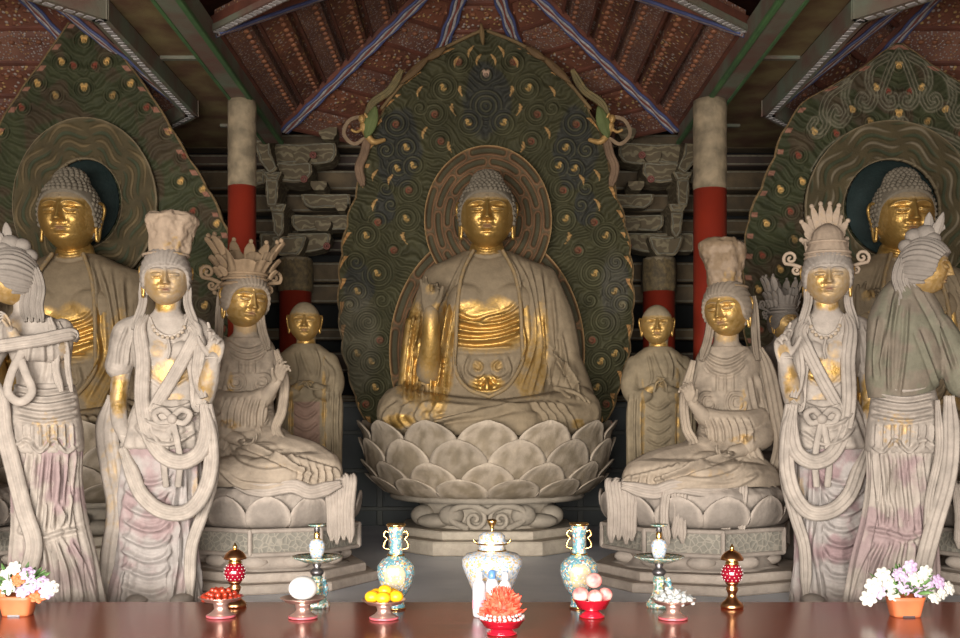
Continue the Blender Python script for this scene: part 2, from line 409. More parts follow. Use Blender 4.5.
def hand(wrist, f, n, sz, curl=(20, 20, 20, 20), thumb=1, spread=.16, tcurl=20, tdir=None, vox=None, joints=(1, 1, .8)):
    f = unit(f); n = unit(np.asarray(n, float)-f*np.dot(n, f)); s = np.cross(f, n)*thumb; w = np.asarray(wrist, float)
    M = MB()
    offs = (.16, .055, -.05, -.15); lens = (.42, .47, .43, .34)
    for i in range(4):
        kn = w+sz*(f*(.50-.025*abs(i-1))+s*offs[i])
        M.tube(cr([w+sz*s*offs[i]*.55, w+sz*(f*.25+s*offs[i]*.9), kn], 6), sz*np.array([.085, .09, .09, .085, .08, .07])[:, None]*np.array([1.0, .8]), n=10, up=n)
        d = unit(f+s*spread*(offs[i]/.16)); p = kn; a = 0; path = [p]
        for j, fr in enumerate((.45, .31, .24)):
            a += math.radians(curl[i])*joints[j]
            v = d*math.cos(a)+n*math.sin(a); p = p+v*lens[i]*fr*sz; path.append(p)
        M.tube(cr(path, 10), sz*np.linspace(.062, .043, 10), n=8, up=n)
    td = unit(f*.75+s*.75+n*.3) if tdir is None else unit(tdir)
    p0 = w+sz*(f*.10+s*.10+n*.03); p1 = p0+td*.24*sz; a = math.radians(tcurl); v = unit(td*math.cos(a)+(f*.7+n*.7-s*.2)*math.sin(a)); p2 = p1+v*.17*sz; p3 = p2+unit(v+f*.3)*.13*sz
    M.tube(cr([p0, p1, p2, p3], 10), sz*np.linspace(.085, .05, 10), n=8, up=n)
    o = fuse(M, vox or max(.028*sz, .3), 3)
    return o
def arm(B, pts, rads, n=14, m=24):
    P = cr(TT(pts), m); R = np.interp(np.linspace(0, 1, m), np.linspace(0, 1, len(rads)), rads)
    B.tube(P, R, n=n)
def gmask(blobs, V, soft=.35, nz=12, amp=.5, base=0):
    """gilding left bare of dust: soft blobs (px,py,rx,ry,strength) broken by noise"""
    X, Z = inv(V); g = np.full(len(V), float(base))
    for bx, by, rx, ry, st in blobs:
        d = np.sqrt(((X-bx)/rx)**2+((Z-by)/ry)**2); g = np.maximum(g, st*(1-sstep(d, 1-soft, 1+soft)))
    return np.clip(g+(vnoise(V, nz)-.5)*amp*(g > .02), 0, 1)
def band_w(n, w, t0=.3, t1=.3):
    u = np.linspace(0, 1, n); return w*(t0+(1-t0)*sstep(u, 0, .15))*(t1+(1-t1)*(1-sstep(u, .85, 1)))
def scarf(B, pts, w, th=2.2, n=60, col=(.4, .34, .28), gold=0, groov=3, nrm=(0, -1, 0), ends=(.6, .6), **k):
    P = cr(TT(pts), n); B.ribbon(P, band_w(n, w, *ends), th, nrm=nrm, groov=groov, col=col, gold=gold, **k)
def spiral(B, c, r0, turns=1.5, rad=1.2, axis='xz', flip=1, start=0, tail=None, col=(.5, .4, .3), gold=0, n=40):
    a = np.linspace(0, turns*2*PI, n); r = r0*(1-a/(turns*2*PI)*.85)
    P = np.stack([c[0]+flip*r*np.cos(a+start), np.full(n, c[1]), c[2]+r*np.sin(a+start)], 1)
    if tail is not None: P = np.vstack([cr([tail, (np.asarray(tail)+P[0])/2+np.array([0, 0, .15*r0]), P[0]], 10)[:-1], P])
    m = len(P); B.tube(P, rad*np.linspace(1, .75, m), n=8, col=col, gold=gold)
def leaf(B, p0, p1, w, th=1.5, bend=0, n=14, m=9, nrm=(0, -1, 0), col=(.5, .4, .3), gold=0, pw=.8, vein=.4):
    """thick pointed leaf from p0 to p1"""
    p0 = np.asarray(p0, float); p1 = np.asarray(p1, float); ax = p1-p0; L = np.linalg.norm(ax); a = ax/L
    nn = np.asarray(nrm, float); nn = unit(nn-a*(nn@a)); s = np.cross(a, nn)
    u = np.linspace(0, 1, n); hw = w/2*np.sin(PI*np.clip(u*.93+.05, 0, 1))**pw
    v = np.linspace(-1, 1, m); ff = th*(.3+.7*(1-np.abs(v)**2))+th*vein*(np.abs(v) < .15)
    lv = np.concatenate([v, v[::-1]]); lf = np.concatenate([ff, -th*.4*np.ones(m)])
    C = p0+np.outer(u*L, a)+np.outer(bend*u*u, nn)
    G = C[:, None]+s*(lv*hw[:, None])[..., None]+nn*(lf*np.minimum(1, hw[:, None]/(w*.2)))[..., None]
    B.grid(G, cv=True, cap=True, col=col, gold=gold)
# ---------------------------------------------------------------- materials of the statues
attr_mat('statue_paint', rough=.8, gold_rough=.42, bump=.3)
attr_mat('carved_wood_paint', rough=.75, gold_rough=.4, bump=.4, nscale=6, var=.35, goldcol=(.48, .30, .10))
DB = np.array((.20, .15, .092)); DP = np.array((.36, .305, .235)); DG = np.array((.33, .27, .18))
HAIR = np.array((.085, .07, .05))

def petal_mesh(B, th0, hw, prof, tip=8, zc=0, th=2.2, n=15, m=13, colfn=None, out=0):
    """one lotus petal hugging a bowl profile: prof rows (r,z) from foot to tip, in local units about the axis"""
    Pf = cr(prof, m); v = np.linspace(0, 1, m); u = np.linspace(-1, 1, n)
    wv = np.interp(v, [0, .2, .4, .55, .68, .79, .88, .95, 1], [.80, .95, 1, .97, .88, .73, .54, .33, .06])
    U, Vv = np.meshgrid(u, v); r = Pf[:, :1]+out+3.0*(1-U**2)*np.sin(PI*np.clip(Vv, .05, 1))*.8
    rim = np.exp(-((1-np.abs(U))/.20)**2)+np.exp(-((1-Vv)/.13)**2)
    r = r+2.4*np.clip(rim, 0, 1)*sstep(Vv, .1, .4)+tip*.0
    # carved flower in the middle of the petal
    ang = np.arctan2(Vv-.55, U*.6); rd = np.hypot(U*.6, Vv-.55)
    r = r+.6*np.cos(ang*9)*sstep(rd, .05, .15)*(1-sstep(rd, .35, .5))
    a = th0+U*hw*wv[:, None]
    out_ = np.stack([r*np.sin(a), -r*np.cos(a), Pf[:, 1:2]+0*U], -1)
    rin = r-th; inn = np.stack([rin*np.sin(a), -rin*np.cos(a), Pf[:, 1:2]+0*U], -1)
    G = np.concatenate([out_, inn[:, ::-1]], 1)
    c1 = colfn(U, Vv, np.clip(rim, 0, 1)) if colfn else np.full(U.shape+(3,), .4)
    C = np.concatenate([c1, c1[:, ::-1]], 1).reshape(-1, 3)
    B.grid(G, cv=True, cap=True, col=C, gold=0)

# ---------------------------------------------------------------- central Buddha
def build_buddha():
    f = Fig('buddha_statue', 9.3, (487, 432, 0), 'large seated gilded Buddha statue in the centre, right hand raised, on the big lotus throne', 'statue', 'seated Buddhas')
    tors = [(487, 242, -4, 15, 14), (487, 254, -4, 21, 16), (488, 261, -4, 40, 20), (489, 269, -4, 57, 25), (490, 285, -2, 63, 30), (490, 310, 2, 59, 31), (489, 340, 6, 54, 31), (489, 370, 10, 55, 35), (489, 400, 16, 62, 42), (489, 425, 20, 72, 55)]
    b = MB(); b.loft(tors, e=2.3)
    for x in (466, 512): b.ell(T(x, 300, 27), (20, 8, 16))
    b.tube(cr(TT([(487, 235, 2), (487, 262, 0)]), 8), 15)
    o = fuse(b, 1.3, 6)
    cv = []
    for i, y in enumerate((322, 330, 338)): cv.append(([(452, y-4+i*2), (475, y+2), (500, y+1-i), (522, y-8)], 2.2, 3.0))
    cv += [([(455, 314), (470, 322), (490, 318), (510, 312), (522, 300)], 1.6, 2.2), ([(454, 347), (480, 349), (515, 347)], 2, 2.4),
           ([(470, 355), (466, 372), (478, 380), (487, 374)], 1.6, 2.2), ([(506, 355), (510, 372), (498, 380), (490, 374)], 1.6, 2.2),
           ([(476, 360), (482, 366), (479, 372), (473, 369)], 1.3, 2.2), ([(500, 360), (494, 366), (497, 372), (503, 369)], 1.3, 2.2),
           ([(456, 358), (464, 384), (487, 392), (512, 382), (520, 356)], 1.6, 2.0), ([(487, 378), (487, 390)], 3, 3)]
    cv += [([(470+dx, 247+dy), (487, 251+dy), (504-dx, 247+dy)], 1.2, 1.0) for dx, dy in ((0, 0), (0, 5))]
    carve(o, cv)
    bl = [(487, 328, 46, 23, 1), (470, 312, 16, 12, .9), (500, 308, 16, 12, .75), (487, 246, 20, 8, 1), (487, 384, 17, 9, .9), (478, 366, 6, 6, .6), (497, 366, 6, 6, .6)]
    o.setcol(lambda V: (np.tile(DB, (len(V), 1)), gmask(bl, V, nz=10)))
    c = T(487, 214.5, 10)
    head(o, c, 69, sub=7, col=DB, gold=lambda x, z, y: np.clip((1-sstep(z, .12, .21))*(.85+.15*(np.abs(x) < .3)), 0, 1)*(y > -.3)*.95)
    h1 = hand(T(431, 312, 62), (-.05, -.12, 1), (0, -1, .1), 40, curl=(38, 52, 20, 12), thumb=1, tcurl=25, tdir=(.45, -.25, .8))
    h1.setcol(lambda V: (np.tile(DB*.75, (len(V), 1)), gmask([(446, 276, 5, 10, .8), (436, 312, 8, 10, .6), (430, 290, 5, 6, .45)], V)))
    o.join(h1)
    wr = MB(); wr.tube(cr(TT([(428, 372, 36), (431, 340, 54), (431, 312, 62)]), 10), np.linspace(12, 7, 10)); wr.setcol(lambda V: (np.tile(DB, (len(V), 1)), gmask([(431, 345, 14, 34, .85)], V))); o.join(wr)
    h2 = hand(T(556, 389, 52), (.95, -.3, -.22), (0, -.15, -1), 38, curl=(14, 12, 12, 14), thumb=-1, tcurl=5)
    h2.setcol(lambda V: (np.tile(DB*1.05, (len(V), 1)), 0*V[:, 0])); o.join(h2)
    body = f.part('body', o, 'statue_paint')
    hb = MB(); hair_cap(hb, c, 69, sub=6, sz=1.03, col=HAIR*1.6, line=.26, ridge=0); curls(hb, c, 69, col=HAIR*1.7, r=.033)
    f.part('curled_hair', hb, 'statue_paint', body)
    # robe
    r = MB(); tr = [(x, y, q, rx+3.5, rq+3.5) for x, y, q, rx, rq in tors[2:]]; r.loft([(487, 252, -5, 24, 16)]+tr, e=2.35)
    arm(r, [(437, 280, -2), (425, 320, 6), (419, 362, 18)], (15, 17, 17))
    arm(r, [(419, 364, 18), (424, 356, 28), (429, 346, 38)], (15, 13, 10))
    arm(r, [(543, 280, -2), (556, 322, 8), (563, 362, 16), (566, 384, 40)], (15, 19, 19, 13))
    r.loft([(414, 318, 16, 8, 10), (413, 345, 20, 11, 15), (413, 375, 20, 14, 18), (413, 402, 22, 17, 20)], n=40)
    r.loft([(443, 345, 22, 7, 7), (437, 366, 26, 12, 13), (436, 402, 24, 20, 20)], n=40)
    r.loft([(565, 350, 14, 13, 16), (571, 378, 18, 18, 22), (577, 405, 22, 20, 24)], n=40)
    arm(r, [(440, 410, 0), (404, 412, 40)], (26, 27)); arm(r, [(402, 414, 44), (450, 420, 78), (520, 424, 88)], (25, 23, 21))
    arm(r, [(540, 410, 0), (574, 412, 40)], (26, 27)); arm(r, [(572, 414, 44), (530, 420, 76), (470, 425, 74)], (25, 23, 21))
    r.ell(T(488, 424, 30), (104, 62, 24)); r.ell(T(488, 408, 14), (78, 50, 22))
    R_ = fuse(r, 1.4, 5); R_.V[0][:, 2] = np.maximum(R_.V[0][:, 2], -14.2)
    cv = [([(466, 256), (452, 285), (440, 315), (436, 345)], 1.6, 2.8), ([(472, 255), (459, 285), (457, 330), (455, 380)], 1.8, 3.2),
          ([(508, 256), (519, 280), (521, 320), (524, 350), (508, 384)], 1.8, 3.2), ([(514, 256), (530, 290), (535, 340), (520, 390)], 1.5, 2.4),
          ([(540, 270), (544, 310), (548, 350), (540, 395)], 1.8, 2.4), ([(552, 290), (556, 330), (556, 370), (548, 398)], 1.6, 2.4),
          ([(528, 262), (537, 300), (541, 350), (530, 398)], 1.4, 2.0), ([(560, 330), (566, 360), (566, 384)], 1.6, 2.6)]
    for x in (408, 413, 419, 426, 434, 441, 448): cv.append(([(x+9, 300), (x+3, 335), (x-1, 365), (x-4, 402)], 1.4, 3.2))
    for i in range(5): cv.append(([(548+i*5, 342+i*8), (564+i*3, 366+i*5), (580, 384+i*4)], 1.4, 2.2))
    for i in range(5): cv.append(([(520-i*4, 404+i*2), (470-i*10, 412+i*3), (430-i*8, 424+i*4)], 1.8, 1.8))
    for i in range(4): cv.append(([(532+i*8, 402), (545+i*8, 414), (550+i*9, 432)], 1.6, 2.2))
    for i in range(4): cv.append(([(400+i*14, 400), (384+i*16, 416), (390+i*22, 432)], 1.8, 1.6))
    cv.append(([(380, 410), (430, 404), (487, 408), (540, 404), (590, 410)], 2.5, 1.4))
    # cut the opening over the chest
    carve(R_, cv)
    V = R_.V[0]; X, Z = inv(V); lz = [250, 262, 290, 330, 360, 385, 396]
    lo = np.interp(Z, lz, [478, 469, 459, 456, 455, 466, 488]); hi = np.interp(Z, lz, [496, 507, 519, 521, 521, 508, 490])
    op = (X > lo) & (X < hi) & (Z > 246) & (Z < 396) & (R_.N[:, 1] < .1) & (V[:, 1] < 0)
    R_.F = [q[~op[q].any(1)] for q in R_.F]
    bl = [(412, 352, 16, 50, .9), (438, 365, 13, 50, .9), (449, 330, 9, 32, .8), (540, 345, 9, 42, .7), (525, 330, 6, 30, .8), (398, 421, 16, 7, .8), (528, 375, 14, 24, .55), (578, 424, 7, 5, .6), (427, 392, 12, 25, .5)]
    R_.setcol(lambda V: (np.tile(DB*1.0, (len(V), 1)), gmask(bl, V, nz=7, amp=1.1)))
    for e in ([(473, 251, 18), (463, 272, 28), (458, 300, 35), (456, 340, 38), (455, 368, 44), (467, 388, 56), (489, 397, 62)], [(503, 251, 18), (514, 272, 28), (520, 300, 35), (522, 340, 38), (522, 362, 42), (508, 386, 56), (489, 397, 62)]):
        R_.tube(cr(TT(e), 50), (2.0, 2.4), n=8, col=DB*1.05, gold=.3)
    f.part('robe', R_, 'statue_paint', body)
    return f

# ---------------------------------------------------------------- lotus throne
def build_lotus_throne():
    f = Fig('lotus_throne', 9.3, (485, 543, 0), 'huge dusty lotus throne with rows of painted petals under the central Buddha', 'throne', 'lotus thrones')
    cx = 487; X0 = T(cx, 420, 0)[0]; z0 = 0; LZ = -7
    zz = lambda py: (420-py)
    b = MB(); b.lathe([(86, -69), (100, -64), (116, -46), (119, -26), (117, -16), (108, -15)], c=(X0, 0, 0), n=72, col=DG*.7)
    seat = f.part('seat', b, 'statue_paint')
    rng_ = np.random.RandomState(3)
    prof_full = [(80, -76), (95, -70), (107, -60), (115, -46), (119, -30), (121, -14), (124, -4)]
    NP = 14
    rows = [(0, -40, 0, .5), (.5, -58, -17, 2.5), (0, -71, -38, 4), (.5, -76, -53, 5.5)]
    for ri, (ph, zlo, zhi, out) in enumerate(rows):
        full = np.array(prof_full); zs = np.linspace(zlo-6 if ri < 3 else zlo, zhi, 8); rs = np.interp(zs, full[:, 1], full[:, 0]); rs[-1] += 3.5; rs[-2] += 1.5
        for k in range(NP):
            th = (k+ph)*2*PI/NP
            if math.cos(th) < -.35: continue
            tone = .78+.4*rng_.rand()
            def cf(U, V, rim, tone=tone, k=k):
                cc = np.array((.32, .26, .195))*tone; dk = np.array((.155, .12, .078))*tone*1.2
                n = vnoise(np.stack([U.ravel()*3+k*7, V.ravel()*3+ri*5, 0*U.ravel()], 1), .7, 3).reshape(U.shape)
                w = np.clip(rim*1.2+.45*sstep(n, .45, .6)+.05, 0, 1)[..., None]
                return dk*(1-w)+cc*1.15*w
            p = MB(); petal_mesh(p, th, 1.06*PI/NP, np.stack([rs, zs], 1), out=out, colfn=cf)
            p.xform(lambda v: v+np.array([X0, 0, 0]))
            f.part('petal', p, 'statue_paint', seat)
    rm = MB(); rm.lathe([(80, -77.5), (93, -77.5), (96, -75), (95, -72), (84, -72)], c=(X0, 0, 0), n=84, disp=lambda t: 1+.015*np.abs(np.sin(t*7)), col=DP*.7)
    f.part('rim', rm, 'statue_paint', seat)
    # waist with carved cloud scrolls
    w = MB(); w.lathe([(70, -79), (66, -86), (67, -96), (72, -101), (72, -103)], c=(X0, 0, 0), n=10, col=DP*.95)
    def q_(px, pz, dq): return np.array([X0+px, -dq, pz])
    for sx in (-1, 1):
        spiral(w, q_(sx*12, -93, 73), 11, 1.4, 2.4, flip=sx, start=PI/2, col=DP*.9)
        w.tube(cr([q_(0, -86, 74), q_(sx*14, -80, 73), q_(sx*32, -84, 68), q_(sx*34, -94, 67), q_(sx*20, -101, 72)], 24), (3.2, 3), n=8, col=DP*.8)
        w.ell(q_(sx*50, -96, 52), (17, 12, 7), col=DP*.78); w.ell(q_(sx*62, -92, 36), (12, 12, 10), col=DP*.75)
        w.ell(q_(sx*34, -90, 62), (12, 8, 10), col=DP*.74)
    f.part('waist', w, 'statue_paint')
    def octo(r, fw): return [(X0-fw, -r), (X0+fw, -r), (X0+r*.98, -fw*.9), (X0+r*.98, fw), (X0+fw, r), (X0-fw, r), (X0-r*.98, fw), (X0-r*.98, -fw*.9)]
    s1 = MB(); s1.hull(octo(86, 42), -111, -103, 1.2, col=DP*1.2); f.part('step', s1, 'statue_paint', smooth=False)
    s2 = MB(); s2.hull(octo(97, 50), -124.6, -111.2, 1.5, col=DP*1.2); f.part('step', s2, 'statue_paint', smooth=False)
    return f

# ---------------------------------------------------------------- mandorla
GRN = np.array((.044, .040, .017)); DGR = np.array((.030, .029, .022)); GLD = np.array((.50, .30, .10)); RED = np.array((.18, .04, .022)); RIMC = np.array((.18, .115, .05))
def build_mandorla():
    D = 9.82
    f = Fig('mandorla', D, (487, 434, 0), 'tall pointed dark green carved mandorla with gold flame tips behind the central Buddha', 'mandorla', 'carved mandorlas')
    AX = 486
    ys = [29, 34, 42, 50, 60, 75, 90, 110, 130, 170, 195, 215, 250, 280, 310, 350, 400, 430, 470, 500]
    hw = [.5, 9, 27, 42, 56, 74, 88, 103, 113, 124, 130, 137, 144, 146.5, 147, 143, 130, 116, 88, 50]
    n, m = 430, 300
    v = np.linspace(0, 1, n)**.9; PY = 29+v*405; HWv = np.interp(PY, ys, hw); k = np.ones(9)/9; HWs = np.convolve(np.pad(HWv, 4, mode='edge'), k, 'valid'); HWs[:6] = HWv[:6]
    u = np.sin(np.linspace(-1, 1, m)*PI/2*.97)/math.sin(PI/2*.97); U, PYg = np.meshgrid(u, PY)
    edge = 1+.016*np.abs(np.sin(PYg/9.0))*(np.abs(U) > .0); HWg = HWs[:, None]*edge
    X = U*HWg; AXX = np.abs(X)
    sw = [(0, 74, 9, 2), (0, 105, 19, 0), (27, 62, 14, 1), (42, 88, 16, 3), (51, 114, 15, 1), (45, 141, 14, 1), (17, 123, 15, 3), (90, 124, 15, 1), (79, 148, 13, 3), (88, 169, 12, 3), (72, 166, 13, 3), (66, 108, 9, 0), (100, 150, 10, 0),
          (77, 190, 15, 1), (100, 188, 10, 0), (79, 219, 16, 3), (108, 222, 12, 1), (119, 236, 15, 3), (108, 274, 18, 3), (130, 262, 12, 0), (128, 292, 12, 3), (136, 305, 13, 4), (118, 322, 17, 0), (128, 354, 15, 3), (114, 362, 15, 3), (110, 388, 14, 3), (120, 404, 12, 1), (104, 300, 10, 0), (106, 340, 11, 1), (96, 420, 14, 0), (80, 446, 14, 0), (95, 205, 8, 0), (92, 250, 9, 1)]
    H = np.zeros_like(X); Wt = np.zeros_like(X)
    C = np.tile(GRN, X.shape+(1,)); G = np.zeros_like(X)
    nz = vnoise(np.stack([X.ravel(), PYg.ravel(), 0*X.ravel()], 1), 22, 3).reshape(X.shape)
    # dark blue-grey flame fields
    fields = [(0, 100, 26, 38), (88, 150, 24, 42), (128, 285, 16, 30), (100, 205, 12, 20)]
    for fx, fy, rx, ry in fields:
        dd = np.hypot((AXX-fx)/rx, (PYg-fy)/ry)+(nz-.5)*.5; w = (1-sstep(dd, .85, 1.0))[..., None]; C = C*(1-w)+DGR*w
    for sx, sy, R, t in sw:
        dx = AXX-sx; dy = PYg-sy; r = np.hypot(dx, dy); th = np.arctan2(dy, dx)
        w = 1-sstep(r, R*.75, R*1.15)
        ring = np.cos(r*2*PI/5.2-th)
        H = H*(1-w)+w*(1.9*ring+2.2*(1-r/R)); Wt = np.maximum(Wt, w)
    bg = np.cos((AXX*.55+PYg*.8+22*nz)*2*PI/8.0); H = H+(1-Wt)*1.4*bg
    for sx, sy, R, t in sw:
        dx = AXX-sx; dy = PYg-sy; r = np.hypot(dx, dy)
        if t in (1, 3, 4, 2):
            comma = np.minimum(np.hypot(dx, dy)-3.0, np.hypot(dx-2.2, dy+3.0)-1.8); bite = np.hypot(dx+1.6, dy+1.6)-1.6
            s = 1-sstep(comma, -.5, .3)
            if t == 3: s = s*sstep(bite, -.3, .3); col, g = GLD, .45
            elif t == 4: col, g = np.array((.2, .16, .09)), .1
            elif t == 2: col, g = np.array((.55, .35, .25)), 0
            else: col, g = RED, 0
            if t in (1, 4): s = 1-sstep(r, 3.2, 4)
            C = C*(1-s[..., None])+col*s[..., None]; G = np.maximum(G*(1-s), g*s); H = H+1.8*(1-sstep(r, 1.5, 4.5))
    ridge_highlight = sstep(H, .4, 2.6)[..., None]; C = C*(1-ridge_highlight*.5)+np.array((.095, .088, .045))*ridge_highlight*.5  # lighter olive highlights painted on the worn ridges to strengthen the relief
    # gold flame tips along the edge and some within
    ed = HWg-AXX
    per = 23.0; ph = (PYg % per)/per; tip = (ed < 9*(1-ph)**1.3)*(ed > 4*(1-ph)-.5)*(ph > .12)*(nz > .42)*(PYg < 460)*(PYg > 48)*(np.sin(PYg*.27)>-.6)
    tipm = tip.astype(float); C = C*(1-tipm[..., None])+np.array((.34, .17, .065))*tipm[..., None]; G = np.maximum(G, .35*tipm); H = H+tipm*1.2
    tips2 = [(62, 133, 0), (36, 148, 1), (25, 92, 1), (30, 62, 0), (16, 52, 0), (33, 110, 1), (67, 92, 0), (8, 60, 0), (96, 180, 0), (112, 205, 0), (112, 176, 0), (82, 238, 1)]
    for tx, ty, fl in tips2:
        d = (AXX-tx)+(.35 if fl else -.35)*(PYg-ty); s = ((np.abs(d+.06*(PYg-ty)**2-1) < 1.9*(1-np.abs(PYg-ty+2)/8)) & (np.abs(PYg-ty) < 6)).astype(float)
        C = C*(1-s[..., None])+np.array((.36, .21, .08))*s[..., None]; G = np.maximum(G, .2*s); H += s
    rimm = (ed < 1.8).astype(float)[..., None]; C = C*(1-rimm)+RIMC*.8*rimm; H = H+1.5*(ed < 2.2)
    # lower left weathered grey
    wr = (1-sstep(np.hypot((X+130)/26, (PYg-340)/60), .6, 1.1))*.55+(1-sstep(np.hypot((X-128)/16, (PYg-290)/46), .6, 1.1))*.35
    C = C*(1-wr[..., None])+np.array((.12, .105, .07))*wr[..., None]; G = G*(1-wr)
    fade = sstep(ed, 0, 3); q = 4+H*1.25*fade
    k = 1-q/F_PX
    front = np.stack([(X+AX-VX)*k, -q, (HY-PYg)*k], -1)
    back = front[:, ::-1].copy(); back[..., 1] = 7
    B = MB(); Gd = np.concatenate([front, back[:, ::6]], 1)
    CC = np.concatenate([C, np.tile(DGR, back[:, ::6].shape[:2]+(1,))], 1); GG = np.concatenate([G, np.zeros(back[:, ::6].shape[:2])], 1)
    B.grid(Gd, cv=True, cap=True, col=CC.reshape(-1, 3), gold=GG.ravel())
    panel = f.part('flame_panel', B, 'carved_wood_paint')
    # thin crest rising at the apex with swept wings of flame
    w = MB()
    for sx in (-1, 1):
        w.tube(cr(TT([(484+sx*4, 31, 10), (486+sx*30, 42, 9), (486+sx*58, 58, 8), (486+sx*84, 84, 8), (486+sx*104, 108, 8)]), 40), (1.8, 1.8), n=8, col=RIMC*.8)
        for t0, t1 in (((56, 56), (86, 78)), ((40, 47), (60, 54))):
            leaf(w, T(486+sx*t0[0], t0[1], 12), T(486+sx*t1[0], t1[1]+6, 14), 8, 2.2, col=np.array((.12, .07, .03)))
    leaf(w, T(483, 45, 12), T(481, 23, 10), 5, 2, col=RIMC)
    f.part('crest_band', w, 'carved_wood_paint', panel)
    def rings(name, cx, cy, rx, ry, inner, nring, ncell, q0, t0, t1, hole=False, fcol=(.05, .042, .02)):
        """disc halo: bands of rounded dark cells in raised outlines"""
        nr, nt = 110, 420; r = np.linspace(inner, 1, nr); t = np.linspace(t0, t1, nt); Rr, Tt = np.meshgrid(r, t, indexing='ij')
        bh = (1-inner)/nring; bi = np.clip(np.floor((Rr-inner)/bh), 0, nring-1); fr = (Rr-inner)/bh-bi
        cell = Tt/(2*PI)*ncell+bi*.5; fx = cell-np.floor(cell)
        Rm = (rx+ry)/2; lx = (fx-.5)*2*PI*Rr*Rm/ncell; ly = (fr-.5)*bh*Rm
        hx = PI*Rr*Rm/ncell*.92; hy = bh*Rm*.36
        dd = np.hypot(np.maximum(np.abs(lx)-(hx-hy), 0), ly)-hy
        line = np.exp(-(dd/1.15)**2); inn = sstep(-dd, .6, 2)
        Cc = np.tile(np.array((.085, .06, .03)), Rr.shape+(1,)); Cc = Cc*(1-inn[..., None])+np.array(fcol)*inn[..., None]
        Cc = Cc*(1-line[..., None])+np.array((.15, .075, .035))*line[..., None]
        Hh = 1.6*line-1.0*inn+1.2
        edge = np.exp(-((1-Rr)*Rm/1.4)**2)+(np.exp(-((Rr-inner)*Rm/1.6)**2) if hole else 0); edge = np.clip(edge, 0, 1)
        Cc = Cc*(1-edge[..., None])+np.array((.28, .17, .07))*edge[..., None]; Hh = Hh+2.6*edge
        q = q0+Hh; kk = 1-q/F_PX
        Fr = np.stack([(cx+rx*Rr*np.sin(Tt)-VX)*kk, -q, (HY-cy+ry*Rr*np.cos(Tt))*kk], -1)
        Bk = Fr.copy(); Bk[..., 1] = -q0+5
        Bb = MB(); full = abs(t1-t0-2*PI) < 1e-6
        P = np.concatenate([Fr, Bk[::-1]], 0).transpose(1, 0, 2); C2 = np.concatenate([Cc, Cc[::-1]], 0).transpose(1, 0, 2)
        if full: Bb.grid(P[:-1], cu=True, cv=True, col=C2[:-1].reshape(-1, 3), gold=0)
        else: Bb.grid(P, cv=True, cap=True, col=C2.reshape(-1, 3), gold=0)
        return Bb
    f.part('body_halo', rings('b', 487, 352, 98, 124, .45, 5, 14, 13, -PI*.71, PI*.71), 'carved_wood_paint', panel)
    f.part('head_halo', rings('h', 488, 220, 64, 75, .12, 6, 9, 18, 0, 2*PI), 'carved_wood_paint', panel)
    # flying figures on the shoulders of the mandorla
    for sx, cx, cy in ((-1, 362, 128), (1, 612, 128)):
        a = MB(); c_ = np.array((.30, .17, .07)); s_ = -sx
        t = lambda dx, dy, q=12: T(cx+s_*dx, cy+dy, q)
        a.tube(cr([t(2, -2), t(6, 8), t(12, 14), t(22, 12, 8)], 14), np.linspace(4.5, 2.2, 14), n=10)
        a.tube(cr([t(2, -1), t(-5, 4, 15), t(-10, 2, 17)], 8), 1.6, n=8); a.tube(cr([t(2, 0), t(6, -8, 15), t(3, -14, 16)], 8), 1.5, n=8)
        a = fuse(a, .7, 2); a.setcol(lambda V: (np.tile(c_, (len(V), 1)), np.full(len(V), .55)))
        head(a, t(0, -9, 14), 9, yaw=-sx*25, sub=5, col=c_, gold=lambda x, z, y: .6+0*x, ears=False)
        fo = f.part('flying_figure', a, 'carved_wood_paint', panel, label='small gilded flying figure')
        rb = MB(); scarf(rb, [(cx+s_*4, cy-12, 12), (cx-s_*12, cy-8, 16), (cx-s_*18, cy+6, 16), (cx-s_*8, cy+16, 14), (cx+s_*4, cy+9, 12)], 4, 1.2, 40, col=(.22, .15, .09))
        scarf(rb, [(cx+s_*6, cy+8, 10), (cx+s_*2, cy+26, 10), (cx-s_*3, cy+40, 10), (cx+s_*1, cy+58, 8)], 9, 2, 40, col=(.16, .10, .06))
        scarf(rb, [(cx+s_*4, cy-4, 10), (cx+s_*10, cy-24, 12), (cx+s_*28, cy-38, 12), (cx+s_*40, cy-58, 12)], 8, 2, 40, col=(.13, .10, .045), gold=.15)
        leaf(rb, t(4, 10, 14), t(14, -22, 16), 13, 2.5, col=(.10, .12, .04))
        f.part('scarf', rb, 'carved_wood_paint', fo)
    return f
